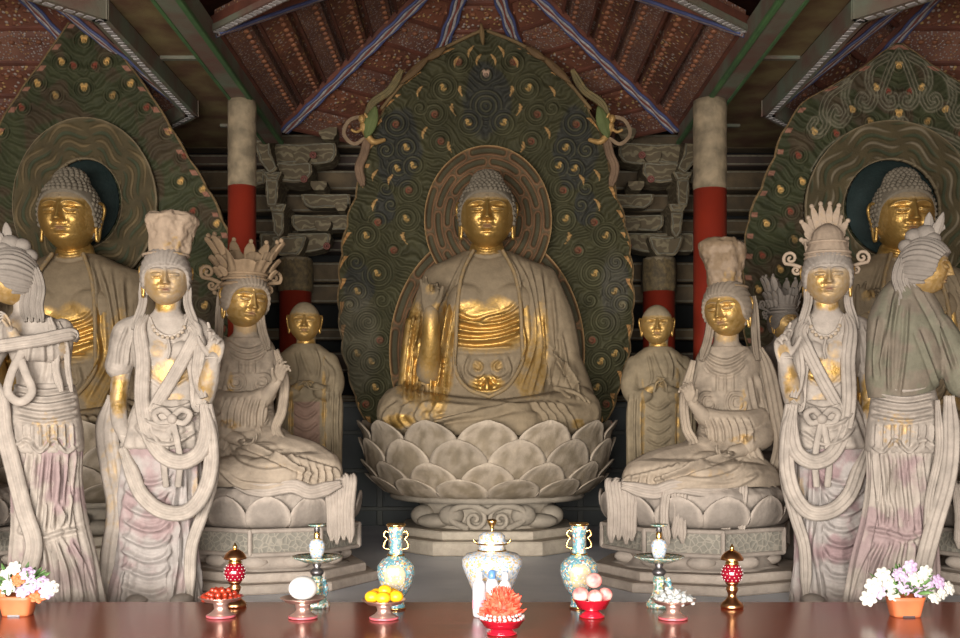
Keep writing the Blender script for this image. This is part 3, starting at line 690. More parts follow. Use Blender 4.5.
# ---------------------------------------------------------------- standing bodhisattvas (front view)
PINK = np.array((.245, .175, .165)); PALE = np.array((.325, .275, .228)); PALEG = np.array((.27, .23, .17))
def dusty(base, dark=None, amt=.25, s=14):
    base = np.asarray(base, float); dark = base*.72 if dark is None else np.asarray(dark)
    def fn(V):
        n = vnoise(V, s, 4)[:, None]; w = sstep(n, .40, .62)*amt*2; w = np.clip(w, 0, 1); return base*(1-w)+dark*w
    return fn
def map_curves(cv, mp): return [([mp(*p) for p in pts], w, a) for pts, w, a in cv]
def standing(name_label, mp, crown, D=6.4, flip=1, face_dx=0, body_gold=(), skirt=PINK, tone=1.0, base=(165, 604, 0), skirt_shift=0):
    """coordinates are those of the left figure; mp(px,py) carries them to this figure; flip -1 mirrors depth-free left/right"""
    m3 = lambda pts: [(*mp(p[0], p[1]), *p[2:]) for p in pts]
    def L5(lev): return [(*mp(a, b), q, rx, rq) for a, b, q, rx, rq in lev]
    f = Fig('bodhisattva_statue', D, (*mp(base[0], base[1]), 0), name_label, 'statue', 'standing bodhisattvas', basez=PLZ)
    sp = PALE*tone
    # body: neck, torso, arms, hands
    b = MB(); b.loft(L5([(169, 294, 0, 13, 12), (168, 310, 0, 13, 12), (167, 319, 0, 23, 14), (165, 330, 0, 33, 17), (164, 350, 2, 33, 19), (166, 375, 2, 29, 18), (170, 400, 2, 28, 19), (168, 425, 2, 33, 21), (164, 450, 2, 36, 23)]), e=2.2)
    for x in (155, 180): b.ell(T(*mp(x, 352), 16), (12, 7, 11))
    A = lambda pts, r: arm(b, m3(pts), r)
    A([(131, 334, 0), (122, 370, 2), (118, 402, 6)], (12, 10, 8.5)); A([(118, 402, 6), (120, 422, 12), (128, 442, 16)], (8.5, 8.5, 6.5))
    A([(196, 334, 0), (202, 368, 8), (203, 398, 16)], (12, 11, 10.5)); A([(203, 400, 16), (209, 380, 26), (214, 358, 34)], (10.5, 10, 7))
    o = fuse(b, 1.0, 5)
    cv = [([(150, 330), (160, 338), (172, 340), (184, 334)], 1.2, 1.2), ([(146, 376), (166, 388), (190, 376)], 1.5, 1.4), ([(168, 342), (167, 352)], 1.5, 1.4)]
    carve(o, map_curves(cv, mp))
    gb = [(*mp(170, 372), 20, 13, .75), (*mp(165, 305), 12, 7, .8), (*mp(119, 392), 9, 26, .85), (*mp(158, 350), 9, 9, .4), (*mp(206, 385), 8, 22, .6), (*mp(172, 398), 12, 5, .5)]+list(body_gold)
    o.setcol(lambda V: (dusty(sp)(V), gmask(gb, V, nz=6, amp=.9)))
    fw = hand(T(*mp(128, 441), 16), ((mp(134, 0)[0]-mp(128, 0)[0])/8, -.1, -1), (flip*.75, -.45, 0), 33, curl=(14, 18, 22, 26), thumb=-flip, tcurl=10)
    fw.setcol(lambda V: (dusty(sp*.95)(V), 0*V[:, 0])); o.join(fw)
    up = hand(T(*mp(214, 361), 34), (flip*.16, -.08, 1), (-flip*.25, -1, 0), 41, curl=(10, 35, 50, 55), thumb=-flip, tcurl=30)
    up.setcol(lambda V: (dusty(sp*.95)(V), gmask([(*mp(215, 352), 6, 8, .6)], V))); o.join(up)
    hc = T(*mp(166, 277), 8); yw = flip*14
    head(o, hc, 58, yaw=yw, pitch=-4, col=sp*.9, gold=lambda x, z, y: np.clip((1-sstep(z, .0, .2)), 0, 1)*(.52+.35*np.exp(-((x+.12)/.12)**2-((z+.1)/.2)**2))*(y > -.2), sub=7)
    for wx, wy, q in ((213, 358, 34), (127, 436, 15)):
        p = T(*mp(wx, wy), q); o.tube(cr([p+np.array((6.5*math.cos(a), -6.5*math.sin(a), 0)) for a in np.linspace(0, 2*PI, 13)[:-1]], 24), 1.3, n=6, closed=True, col=sp*1.1)
    body = f.part('body', o, 'statue_paint')
    # necklace
    nk = MB(); nk.tube(cr(TT(m3([(150, 318, 13), (156, 330, 19), (168, 336, 21), (181, 331, 19), (187, 318, 13)])), 40), 1.4, n=8, col=sp*1.05)
    for t in np.linspace(.15, .85, 9):
        P = cr(TT(m3([(150, 319, 14), (156, 332, 20), (168, 338, 22), (181, 333, 20), (187, 319, 14)])), 101)[int(t*100)]; nk.ell(P, (2.2, 1.6, 2.2), n=8, col=sp*.9, gold=.3)
    nk.tube(cr(TT(m3([(168, 338, 22), (170, 350, 23), (168, 358, 23)])), 12), 1.2, n=6, col=sp*.9)
    f.part('necklace', nk, 'statue_paint', body)
    # hair, falling behind the shoulders
    hb = MB(); hair_cap(hb, hc, 58, yaw=yw, pitch=-4, sub=6, col=sp*.75, sz=1.09, line=.20, ridge=.014)
    for sx in (-1, 1):
        e = mp(165.5+sx*21*flip, 290); t = mp(165.5+sx*26*flip, 322)
        hb.ribbon(cr([T(mp(165.5+sx*19, 268)[0], mp(0, 268)[1], 2), T(mp(165.5+sx*22, 290)[0], mp(0, 290)[1], 2), T(mp(165.5+sx*23, 306)[0], mp(0, 306)[1], 8), T(mp(165.5+sx*32, 330)[0], mp(0, 330)[1], 14)], 30), band_w(30, 9, .7, .5), 3.0, groov=2, col=sp*.8)
    f.part('hair', hb, 'statue_paint', body)
    crown(f, body, hc, mp, sp)
    # skirt with long folds
    sk = MB(); S = skirt_shift
    def dsp(th, t): return 1+.035*np.cos(th*13+3*np.sin(t*6))*sstep(t, .1, .4)+.02*np.cos(th*29+5*t)*sstep(t, .3, .8)
    sk.loft(L5([(168, 412, 3, 33, 22), (166, 430, 4, 36, 25), (162, 455, 4, 38, 26), (160, 490, 4, 40, 27), (158, 530, 4, 39, 27), (157, 560, 4, 40, 28), (155, 585, 5, 44, 31), (154, 606, 5, 47, 34)]), e=2.2, n=120, m=90, disp=dsp)
    o = fuse(sk, 1.05, 2)
    cv = []
    for i in range(7): y = 476+i*15.5; cv.append(([(125-i, y-5), (134, y+3), (148, y+8), (163, y+5), (174, y-6)], 2.2, 2.8))
    for i in range(4): cv.append(([(184+i*4, 452), (186+i*3.5, 500), (188+i*3, 545), (184+i*6, 603)], 1.7, 2.6))
    cv += [([(177, 470), (174, 505), (179, 545), (174, 580), (170, 604)], 2.6, 4.0)]
    cv += [([(120, 586), (150, 594), (170, 588)], 2.4, 2.4), ([(128, 560), (122, 604)], 2, 2.4), ([(196, 480), (199, 540), (202, 600)], 2.0, 2.6)]
    carve(o, map_curves(cv, mp))
    def skc(V):
        X, Z = inv(V); n = vnoise(V, 26, 4); n2 = vnoise(V, 9, 3); w = sstep(n+.25*(n2-.5), .40, .60)[:, None]
        c = skirt*tone*(w)+np.array((.29, .255, .23))*tone*(1-w); d = sstep(Z, mp(0, 570)[1], mp(0, 602)[1])[:, None]*.6
        return c*(1-d)+PALE*.95*tone*d, gmask([(*mp(196, 500), 4, 30, .35)], V, nz=5)
    o.setcol(skc); f.part('skirt', o, 'statue_paint', body)
    # feet
    ft = MB()
    for x in (138, 182): ft.ell(T(*mp(x, 600), 34), (11, 18, 6), n=16)
    ft.setcol(lambda V: (dusty(sp)(V), 0*V[:, 0])); f.part('feet', ft, 'statue_paint', body)
    # waist wrap and bow
    wr = MB(); wr.loft(L5([(168, 400, 3, 31, 21), (167, 412, 4, 35, 25), (165, 432, 5, 39, 29), (163, 446, 5, 41, 30), (163, 449, 5, 37, 25)]), n=110, m=34, disp=lambda th, t: 1+.03*np.cos(th*17+4*t)+.04*np.cos(th*5)*t)
    o = fuse(wr, 1.05, 2)
    carve(o, map_curves([([(134, 410), (150, 422), (170, 426), (192, 416), (203, 408)], 1.8, 2.6), ([(134, 424), (150, 440), (172, 444), (198, 430)], 1.8, 2.6), ([(150, 404), (172, 409), (196, 402)], 1.5, 2)], mp))
    for sx in (-1, 1):
        o.tube(cr(TT(m3([(172, 418, 30), (172+sx*9, 410, 33), (172+sx*18, 414, 31), (172+sx*12, 423, 32), (172, 420, 32)])), 24), (3.2, 2.2), n=8)
        o.tube(cr(TT(m3([(172, 420, 32), (172+sx*5, 440, 33), (172+sx*8, 462, 33), (172+sx*6, 486, 33)])), 24), (3.4, 1.6), n=8)
    o.ell(T(*mp(172, 419), 34), (5, 4, 5), n=14)
    o.setcol(lambda V: (dusty(sp*.95, amt=.35)(V), 0*V[:, 0])); f.part('waist_wrap', o, 'statue_paint', body)
    # shawl: shoulder caps, breast bands, U-shaped scarves and the long tails
    sh = MB(); arm(sh, m3([(140, 322, 0), (127, 334, 0), (122, 356, 2), (119, 366, 3)]), (9, 15, 14.5, 14)); arm(sh, m3([(188, 322, 0), (199, 334, 2), (204, 356, 6), (205, 364, 8)]), (9, 14, 13, 12.5))
    o = fuse(sh, 1.0, 3); carve(o, map_curves([([(128, 325), (120, 345), (117, 366)], 1.4, 1.6), ([(134, 330), (129, 348), (127, 366)], 1.4, 1.6), ([(200, 330), (206, 345), (207, 362)], 1.4, 1.6)], mp))
    scc = dict(col=sp)
    sc_ = lambda pts, w, th=2.6, **k: scarf(o, m3(pts), w, th, **{**scc, **k})
    sc_([(146, 316, 8), (140, 330, 19), (143, 360, 22), (142, 400, 24), (148, 432, 30), (162, 455, 36), (182, 462, 38), (200, 452, 36), (206, 430, 32), (204, 405, 28)], 15, 3.2, n=100)
    sc_([(186, 318, 8), (196, 332, 18), (188, 350, 22), (176, 372, 23), (160, 398, 23), (150, 412, 26)], 13, 2.4)
    sc_([(190, 326, 14), (200, 345, 20), (198, 372, 24), (204, 398, 30)], 13, 3)
    sc_([(123, 448, 20), (131, 470, 30), (142, 495, 36), (162, 511, 40), (186, 512, 40), (203, 494, 38), (211, 464, 34), (209, 430, 32), (204, 404, 30)], 15, 3.4, n=110)
    sc_([(113, 396, 6), (107, 430, 10), (112, 470, 12), (118, 510, 10), (112, 555, 12), (108, 603, 12)], 23, 4, ends=(.5, 1.1))
    sc_([(122, 395, 12), (121, 410, 17), (117, 430, 18), (122, 446, 20)], 10, 2.5) if False else None
    sc_([(208, 404, 30), (213, 440, 26), (212, 480, 22), (202, 515, 22), (192, 545, 24), (190, 575, 26), (191, 602, 26)], 12, 3, ends=(.8, .5))
    sc_([(206, 400, 26), (196, 408, 22), (193, 380, 20), (188, 350, 20)], 8, 2)
    c0 = o.verts()
    edge = lambda V: gmask([(*mp(112, 480), 9, 60, .22), (*mp(118, 590), 10, 20, .15)], V, nz=5, amp=1.2)
    o.setcol(lambda V: (dusty(sp, sp*.78, .3, 10)(V), edge(V))); f.part('shawl', o, 'statue_paint', body)
    return f, body
def tall_hat(f, body, hc, mp, sp, w=26, top=62, lean=0, rosette=True, yaw=14):
    R = rotm(yaw*.6, 2, 0); b = MB(); prof = [(18, 18), (19, 24), (20, 32), (23, 44), (26.5, top-9), (26, top-3), (20, top+2), (7, top+4)]
    prof = [(r*w/26, z) for r, z in prof]
    b.lathe(prof, n=64, disp=lambda t: 1+.05*np.cos(t*3+1)+.03*np.cos(t*7))
    b.xform(lambda v: v*np.array([1, .85, 1])+np.array([0, 0, 0])+np.c_[v[:, 2]*lean, 0*v[:, 0], 0*v[:, 0]])
    o = fuse(b, .9, 2)
    V = o.V[0]; n = vnoise(V, 14, 3); o.V[0] = V+o.N*((n-.5)*9.0)[:, None]
    if rosette:
        c = np.array([4+lean*38, -22.5*w/26, 37])
        for r_, rr in ((8, 1.6), (5.2, 1.2)): o.tube(np.array([c+(r_*math.cos(a), abs(math.cos(a))*1.0, r_*math.sin(a)) for a in np.linspace(0, 2*PI, 25)[:-1]]), rr, n=8, closed=True)
        o.ell(c, (2.6, 2, 2.6), n=12)
        for k in range(4): a = k*PI/2+.6; leaf(o, c+np.array([10*math.cos(a), .5, 10*math.sin(a)]), c+np.array([19*math.cos(a), 4, 19*math.sin(a)]), 6, 1.6)
    o.tube(np.array([(22*w/26*math.cos(a), 19*w/26*math.sin(a), 21) for a in np.linspace(0, 2*PI, 41)[:-1]]), 1.3, n=8, closed=True)
    o.xform(lambda v: v@R.T+hc)
    o.setcol(lambda V: (dusty(sp*.9, np.array((.26, .19, .13)), .35, 8)(V), gmask([(hc[0]/1+VX+4, HY-hc[2]-30, 10, 12, .35)], V, nz=4, amp=1.2)))
    return f.part('hat', o, 'statue_paint', body)
def leaf_crown(f, body, hc, sp, yaw=0, h=52, L=34, flare=1.0, point=0.0, lobes=9, goldt=.15):
    """coronet: ribbed band, flaring cup of overlapping feathered leaves, side curls and rosettes"""
    R = rotm(yaw, 0, 0); o = MB(); s = h/52.0; c_ = sp*.95
    # ribbed cup with scalloped rim
    n, m = 150, 22; A = np.linspace(-PI, PI, n, endpoint=False); t = np.linspace(0, 1, m)[:, None]
    sc_l = np.abs(np.cos(A*lobes/2))**.6; Hh = (L*.72+L*.16*sc_l)*(1-point*np.abs(np.sin(A/2))**1.0)*(1-.45*sstep(np.abs(A), 1.9, 2.6))
    r = 19.5+flare*7*t**1.6+.9*np.cos(A*lobes*2)*t
    z = 20+Hh*t
    G = np.stack([r*np.sin(A), -r*np.cos(A)*.92, z+0*r], -1)
    Gi = G[::-1]*np.array([.90, .90, 1])-np.array([0, 0, .6])
    o.grid(np.concatenate([G, Gi]).transpose(1, 0, 2)*s, cu=True, cv=True, col=c_*.85)
    for z, r_, rr in ((14, 21.2, 2.4), (19, 20.8, 1.7), (24, 20.5, 2.0)):
        o.tube(np.array([(r_*s*math.cos(a), r_*s*math.sin(a)*.95-1, z*s) for a in np.linspace(0, 2*PI, 61)[:-1]]), np.array((rr*s, rr*s*.8)), n=8, closed=True, col=c_)
    for row, (z0, LL, rr, k, wd) in enumerate(((21, .34, 22.0, 13, 9), (27, .50, 22.5, 11, 10), (38, .62, 24.5, 9, 11))):
        for j in range(k):
            u = (j/(k-1)*2-1); a = u*1.9; p0 = np.array([rr*math.sin(a)*(.96+.04*flare), -rr*math.cos(a)*.92, z0*(L/34 if row == 2 else 1)])*s
            l = L*LL*s*(1-point*.6*abs(u)); dr = np.array([math.sin(a)*.38*flare+u*.08, -.28*math.cos(a), 1.0])
            e = p0+unit(dr)*l
            leaf(o, p0, e, wd*s, 2.0*s, bend=2.5*s, nrm=(math.sin(a), -math.cos(a), 0), col=c_*(1.0, .82, 1.05)[row], gold=(0, .1, goldt)[row], pw=.6, vein=.7)
            if row == 2: o.ell(e, (2.4*s, 2.0*s, 2.4*s), n=10, col=c_)
    for sx in (-1, 1):
        spiral(o, np.array([sx*34*s, -8*s, 25*s]), 7*s, 1.3, 2.0*s, flip=sx, start=-.8, tail=np.array([sx*20*s, -8*s, 15*s]), col=c_)
        spiral(o, np.array([sx*29*s, -10*s, 13*s]), 4.5*s, 1.2, 1.6*s, flip=sx, start=PI, tail=np.array([sx*20*s, -10*s, 14*s]), col=c_)
        for q_ in range(5): a = q_*2*PI/5; o.ell(np.array([sx*22*s+3.4*s*math.cos(a), -14*s, 9*s+3.4*s*math.sin(a)]), (2.4*s, 1.8*s, 2.4*s), n=8, col=c_)
    for q_ in range(6): a = q_*2*PI/6; o.ell(np.array([3.6*s*math.cos(a), -22.5*s, 24*s+3.6*s*math.sin(a)]), (2.2*s, 1.8*s, 2.2*s), n=8, col=c_)
    o.ell(np.array([0, -24*s, 24*s]), (2.4*s, 2*s, 2.4*s), n=10, col=c_, gold=.3)
    o.xform(lambda v: v@R.T+hc)
    return f.part('crown', o, 'statue_paint', body)
def plume_crown(f, body, hc, sp, yaw=0, h=54):
    """banded cap narrowing to a tall fan of curled plumes, with long side curls"""
    R = rotm(yaw, 0, 0); o = MB(); s = h/52.0; c_ = sp*.97
    o.lathe([(21, 12), (22, 17), (21.5, 24), (19, 31), (16.5, 38), (15, 44), (10, 50), (3, 54)], n=80, disp=lambda t: 1+.03*np.abs(np.cos(t*8)), col=c_*.9)
    for z, r_, rr in ((13, 21.5, 2.6), (18.5, 22.3, 1.6), (23, 22, 2.0), (34, 18.2, 1.8)):
        o.tube(np.array([(r_*math.cos(a), r_*math.sin(a), z) for a in np.linspace(0, 2*PI, 61)[:-1]]), np.array((rr, rr*.8)), n=8, closed=True, col=c_)
    for lay, (k, L, z0, wd, amax) in enumerate(((5, 22, 30, 9, .95), (7, 34, 34, 8.5, .62), (4, 42, 36, 8, .28))):
        for j in range(k):
            a = (j/(k-1)*2-1)*amax; p0 = np.array([math.sin(a)*9, -17+lay*3.5, z0]); l = L*(1-.12*abs(a))
            p1 = p0+np.array([math.sin(a)*l, -1.5, math.cos(a)*l]); leaf(o, p0, p1, wd, 2.2, bend=2.5, col=c_*(.92, 1.0, 1.05)[lay], gold=(0, .05, .15)[lay], pw=.55, vein=.8)
            o.ell(p1+np.array([0, -2.5, 0]), (2.6, 2.3, 2.6), n=10, col=c_*1.02)
    for j in range(7):
        a = (j/6*2-1)*1.3; c0 = np.array([20*math.sin(a), -20*math.cos(a), 29]); o.ell(c0, (3, 2.4, 3.6), n=10, col=c_)
        leaf(o, c0-(0, 0, 4), c0+np.array([math.sin(a)*2, -1, 8]), 6, 1.6, nrm=(math.sin(a), -math.cos(a), 0), col=c_)
    for sx in (-1, 1):
        spiral(o, np.array([sx*36, -8, 20]), 7.5, 1.3, 2.0, flip=sx, start=-.8, tail=np.array([sx*20, -8, 8]), col=c_, gold=.08)
        spiral(o, np.array([sx*30, -10, 8]), 5, 1.2, 1.7, flip=sx, start=PI, tail=np.array([sx*20, -10, 10]), col=c_)
        spiral(o, np.array([sx*16, -16, 47]), 4, 1.2, 1.6, flip=sx, start=-.8, tail=np.array([sx*12, -15, 36]), col=c_)
    o.xform(lambda v: (v*s)@R.T+hc)
    return f.part('crown', o, 'statue_paint', body)
idm = lambda x, y: (x, y)
def build_standing():
    L = standing('pale standing bodhisattva statue in a tall round hat with looped scarves, at left', idm, lambda f, b, hc, mp, sp: tall_hat(f, b, hc, mp, sp*np.array((.95, .82, .68)), lean=.10), tone=1.0)
    mp = lambda x, y: (828-(x-165.5)*.90, y-1 if y < 330 else y)
    def cr_(f, b, hc, mp, sp): return plume_crown(f, b, hc, sp*np.array((.95, .84, .72)), yaw=-8, h=50)
    R = standing('pale standing bodhisattva statue with a tall plumed crown and looped scarves, at right', mp, cr_, flip=-1, tone=.93, skirt=np.array((.23, .155, .15)))
    return L, R
# ---------------------------------------------------------------- seated bodhisattvas on their thrones (coordinates of the left one)
def hang_cloth(B, pts_top, py_end, q, w, n=5, col=(.3, .26, .2), seed=0, mp=None):
    """ragged cloth strips hanging over an edge"""
    r = np.random.RandomState(seed)
    for i in range(n):
        u = i/(max(1, n-1)); x = pts_top[0]+(pts_top[1]-pts_top[0])*u; y0 = pts_top[2]; y1 = py_end-8*r.rand()
        m = mp or (lambda a, b: (a, b))
        scarf(B, [(*m(x, y0-6), q-8), (*m(x+r.randn(), y0), q), (*m(x+r.randn()*1.5, (y0+y1)/2), q+2), (*m(x+r.randn()*2, y1), q+1)], w*(1+.3*r.rand()), 2.5, 24, col=col, ends=(.8, .35))
def seated(label, mp, D, headwear, flip=1, tone=1.0, cx=262, facing=1):
    m3 = lambda pts: [(*mp(p[0], p[1]), *p[2:]) for p in pts]
    def L5(lev, kx=1.0): return [(*mp(a, b), q, rx*kx, rq) for a, b, q, rx, rq in lev]
    f = Fig('bodhisattva_statue', D, (*mp(270, 487), 0), label, 'statue', 'seated bodhisattvas')
    sp = PALE*tone*np.array((.92, .86, .76))
    A = lambda B, pts, r: arm(B, m3(pts), r)
    b = MB(); b.loft(L5([(246, 316, 0, 13, 12), (246, 334, 0, 13, 13), (245, 341, 0, 24, 15), (242, 352, 0, 29, 18), (242, 380, 2, 27, 19), (246, 410, 4, 25, 20), (252, 440, 6, 30, 24), (254, 462, 8, 38, 32)]), e=2.2)
    A(b, [(219, 356, 0), (211, 384, 2), (208, 412, 8), (222, 432, 30), (240, 440, 44)], (12, 11, 9, 8, 6))
    A(b, [(264, 356, 2), (266, 384, 8), (254, 408, 24)], (12, 11, 10)); A(b, [(254, 408, 24), (266, 396, 34), (277, 382, 40)], (10, 8, 5))
    o = fuse(b, 1.0, 4)
    o.setcol(lambda V: (dusty(sp)(V), gmask([(*mp(246, 326), 12, 8, .5), (*mp(240, 372), 6, 22, .35)], V, nz=6)))
    h = hand(T(*mp(276, 383), 41), (flip*.35, -.2, .9), (flip*.3, -.5, -.6), 30, curl=(18, 25, 32, 38), thumb=-flip, tcurl=15, spread=.3)
    h.setcol(lambda V: (dusty(sp*1.05)(V), 0*V[:, 0])); o.join(h)
    h = hand(T(*mp(240, 441), 46), (flip*.9, -.4, -.1), (0, -.3, .9), 28, curl=(25, 30, 35, 40), thumb=flip, tcurl=20)
    h.setcol(lambda V: (dusty(sp)(V), 0*V[:, 0])); o.join(h)
    yw = flip*34; hc = T(*mp(245, 300), 8); hh = 56
    head(o, hc, hh, yaw=yw, pitch=-6, roll=-flip*3, col=sp*.9, gold=lambda x, z, y: np.clip(1-sstep(z, .17, .26), 0, 1)*.85*(y > -.2), sub=7)
    body = f.part('body', o, 'statue_paint')
    hb = MB(); hair_cap(hb, hc, hh, yaw=yw, pitch=-6, roll=-flip*3, sub=6, col=sp*.72, sz=1.10, line=.26, ridge=.014)
    for sx, q0 in ((-1, 4), (1, 6)):
        hb.ribbon(cr([T(*mp(245+sx*19-4, 288), q0-6), T(*mp(245+sx*20-5, 312), q0-4), T(*mp(245+sx*22-4, 332), q0+4), T(*mp(245+sx*26-2, 350), q0+14)], 30), band_w(30, 9, .7, .5), 3.0, groov=2, col=sp*.75)
    f.part('hair', hb, 'statue_paint', body); headwear(f, body, hc, mp, sp, yw)
    # breast armour-like bodice with necklace, bands and long central panel
    r = MB(); r.loft(L5([(245, 338, 0, 22, 16), (242, 352, 0, 31, 21), (242, 380, 3, 30, 22.5), (246, 410, 5, 28, 23), (251, 432, 7, 31, 26), (252, 436, 7, 28, 22)]), n=90, m=60, e=2.25)
    A(r, [(222, 348, 0), (212, 372, 2), (207, 400, 6)], (13, 14, 13)); A(r, [(262, 350, 0), (268, 372, 4), (262, 396, 14)], (13, 14, 13))
    o = fuse(r, 1.0, 4); cv = []
    for cxm in (236, 262):
        for rr in (9, 5): cv.append(([(cxm-rr, 382), (cxm-rr*.7, 382+rr*.8), (cxm, 382+rr), (cxm+rr*.7, 382+rr*.8), (cxm+rr, 382), (cxm+rr*.6, 382-rr*.8), (cxm-rr*.6, 382-rr*.8)], 1.2, 1.8))
    for y in (398, 404, 412): cv.append(([(222, y-2), (248, y+3), (276, y-2)], 1.3, 1.8))
    for k, y in enumerate((346, 351, 357)): cv.append(([(226+k, y-6), (236, y+1), (247, y+4), (259, y+1), (268-k, y-6)], 1.3, 1.8))
    for x in (240, 247, 254): cv.append(([(x, 360), (x, 374)], 1.2, 1.4))
    cv += [([(218, 360), (211, 380), (206, 400)], 1.4, 1.8), ([(224, 362), (219, 384), (213, 402)], 1.4, 1.8), ([(276, 358), (281, 376), (276, 396)], 1.4, 1.8)]
    cv += [([(228, 416), (236, 426), (248, 430), (262, 426), (270, 416)], 1.6, 2.2), ([(244, 418), (249, 426), (256, 418)], 1.2, 2)]
    carve(o, map_curves(cv, mp))
    o.setcol(lambda V: (dusty(sp*.92, sp*.66, .35, 9)(V), gmask([(*mp(231, 400), 4, 30, .4)], V, nz=4, amp=1.1)))
    f.part('bodice', o, 'statue_paint', body)
    # crossed legs under a fall of cloth
    lg = MB()
    A(lg, [(240, 455, 0), (300, 462, 34), (322, 470, 52)], (30, 26, 20)); A(lg, [(322, 472, 54), (280, 474, 74), (240, 478, 68)], (20, 19, 16))
    A(lg, [(250, 455, 0), (225, 464, 30), (212, 474, 44)], (28, 22, 17)); A(lg, [(214, 476, 46), (240, 474, 66), (280, 480, 66)], (17, 18, 14))
    lg.ell(T(*mp(264, 476), 28), (68, 46, 17)); lg.ell(T(*mp(258, 450), 12), (40, 30, 28)); lg.ell(T(*mp(262, 458), 40), (30, 22, 16))
    o = fuse(lg, 1.2, 5); o.V[0][:, 2] = np.maximum(o.V[0][:, 2], -62.5); cv = []
    for i in range(6): cv.append(([(232+i*6, 438+i), (252+i*7, 447+i*3), (286+i*6, 452+i*5)], 1.6, 2.2))
    for i in range(6): cv.append(([(288+i*8, 452+i*3), (302+i*7, 466+i), (300+i*8, 484)], 1.6, 2.0))
    for i in range(5): cv.append(([(228-i*2, 446+i*5), (238, 462+i*4), (262, 470+i*3), (290, 468+i*4)], 1.8, 2.2))
    cv += [([(214, 464), (240, 486), (280, 488), (320, 484)], 2, 2.4)]
    carve(o, map_curves(cv, mp)); o.setcol(lambda V: (dusty(sp*1.0, sp*.8, .2, 16)(V), gmask([(*mp(262, 464), 22, 6, .12)], V)))
    f.part('leg_drapery', o, 'statue_paint', body)
    # sleeve hanging from the raised forearm, scarves
    sl = MB(); scc = dict(col=sp*1.02); sc_ = lambda pts, w, th=2.6, n=60, **k: scarf(sl, m3(pts), w, th, n, **{**scc, **k})
    b = MB(); A(b, [(268, 394, 32), (252, 403, 30), (232, 404, 24), (216, 398, 14)], (8.5, 13, 13, 11)); b.loft(L5([(262, 396, 32, 6, 7), (250, 404, 30, 17, 11), (243, 414, 30, 24, 11), (241, 424, 30, 22, 9), (240, 432, 30, 12, 6)]), n=40)
    A(b, [(212, 404, 6), (214, 420, 20), (226, 432, 36)], (13, 13, 9))
    sl = fuse(b, 1.0, 3); cv = []
    for i in range(7): x = 222+i*6.5; cv.append(([(x+5, 398), (x+1, 412), (x, 428)], 1.2, 2.0))
    carve(sl, map_curves(cv, mp))
    sc_([(216, 340, 12), (208, 356, 16), (200, 390, 22), (196, 430, 28), (204, 470, 40), (216, 500, 50), (234, 514, 56), (256, 508, 60), (266, 490, 62)], 15, 3.2, 110)
    sc_([(232, 414, 32), (222, 440, 38), (212, 470, 48), (207, 488, 52)], 16, 3, 50)
    sc_([(258, 426, 30), (262, 450, 40), (270, 470, 60), (286, 486, 72)], 9, 2.4, 50) 
    sc_([(276, 350, 12), (284, 380, 14), (282, 410, 20), (276, 430, 28), (290, 446, 40), (318, 452, 50), (338, 466, 54)], 10, 2.6, 80)
    sl.setcol(lambda V: (dusty(sp*1.03, sp*.84, .25, 10)(V), gmask([(*mp(230, 424), 14, 5, .4), (*mp(228, 512), 22, 6, .45)], V, nz=5, amp=1.1)))
    f.part('scarf', sl, 'statue_paint', body)
    sp = PALE*tone*np.array((.97, .955, .945))
    # ---- the throne: cloth-covered lotus seat, patterned octagonal band, waist, steps
    t = Fig('throne_pedestal', D, (*mp(272, 603), 0), label.split(' statue')[0].replace('seated bodhisattva', '').strip(), 'throne', 'side thrones', basez=PLZ)
    X0, _, _ = T(*mp(274, 500), 0); k1 = abs(mp(1, 0)[0]-mp(0, 0)[0])
    s = MB(); s.lathe([(60*k1, -98), (74*k1, -92), (80*k1, -80), (80*k1, -70), (74*k1, -64), (20, -62)], c=(X0, 0, 0), n=96, disp=lambda th: 1+.02*np.cos(th*9)+.012*np.cos(th*23))
    o = fuse(s, 1.3, 2); n_ = vnoise(o.V[0], 12, 3); o.V[0] = o.V[0]+o.N*((n_-.5)*5)[:, None]
    o.setcol(lambda V: (dusty(sp*.98, sp*.7, .3, 16)(V), 0*V[:, 0])); seat = t.part('lotus_seat', o, 'statue_paint')
    for kk in range(13):
        th = (kk+.25)*2*PI/13
        if math.cos(th) < -.3: continue
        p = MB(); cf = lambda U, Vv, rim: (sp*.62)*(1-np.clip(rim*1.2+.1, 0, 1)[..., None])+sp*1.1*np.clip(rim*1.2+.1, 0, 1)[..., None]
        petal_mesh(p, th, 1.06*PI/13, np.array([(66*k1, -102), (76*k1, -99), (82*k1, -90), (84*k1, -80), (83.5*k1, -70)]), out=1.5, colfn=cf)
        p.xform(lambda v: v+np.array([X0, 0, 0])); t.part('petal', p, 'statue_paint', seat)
    cl = MB(); hang_cloth(cl, (330, 352, 482), 545, 62, 8, 4, sp*1.0, 3, lambda a, b_: mp(a, b_)); 
    scarf(cl, m3([(236, 484, 74), (262, 490, 84), (292, 486, 86), (312, 492, 80), (340, 484, 66)]), 14, 3.5, 60, col=sp*1.02)
    if flip < 0:
        hang_cloth(cl, (286, 300, 486), 545, 84, 8, 3, sp*1.0, 5, lambda a, b_: mp(a, b_)); hang_cloth(cl, (232, 246, 490), 540, 80, 8, 2, sp, 8, lambda a, b_: mp(a, b_))
    t.part('draped_cloth', cl, 'statue_paint', seat)
    rot = .32*flip
    def octp(r): return [(X0+r*math.cos(a+rot), -0+r*math.sin(a+rot)) for a in np.arange(8)*PI/4+PI/8]
    bd_ = MB(); bd_.hull(octp(84*k1), -124, -102, 1, col=sp*.70); o1 = t.part('carved_band', bd_, 'side_band', smooth=False)
    ed = MB(); 
    for za, zb_ in ((-105, -101), (-127, -123)): ed.hull(octp(87*k1), za, zb_, 1, col=sp*.85)
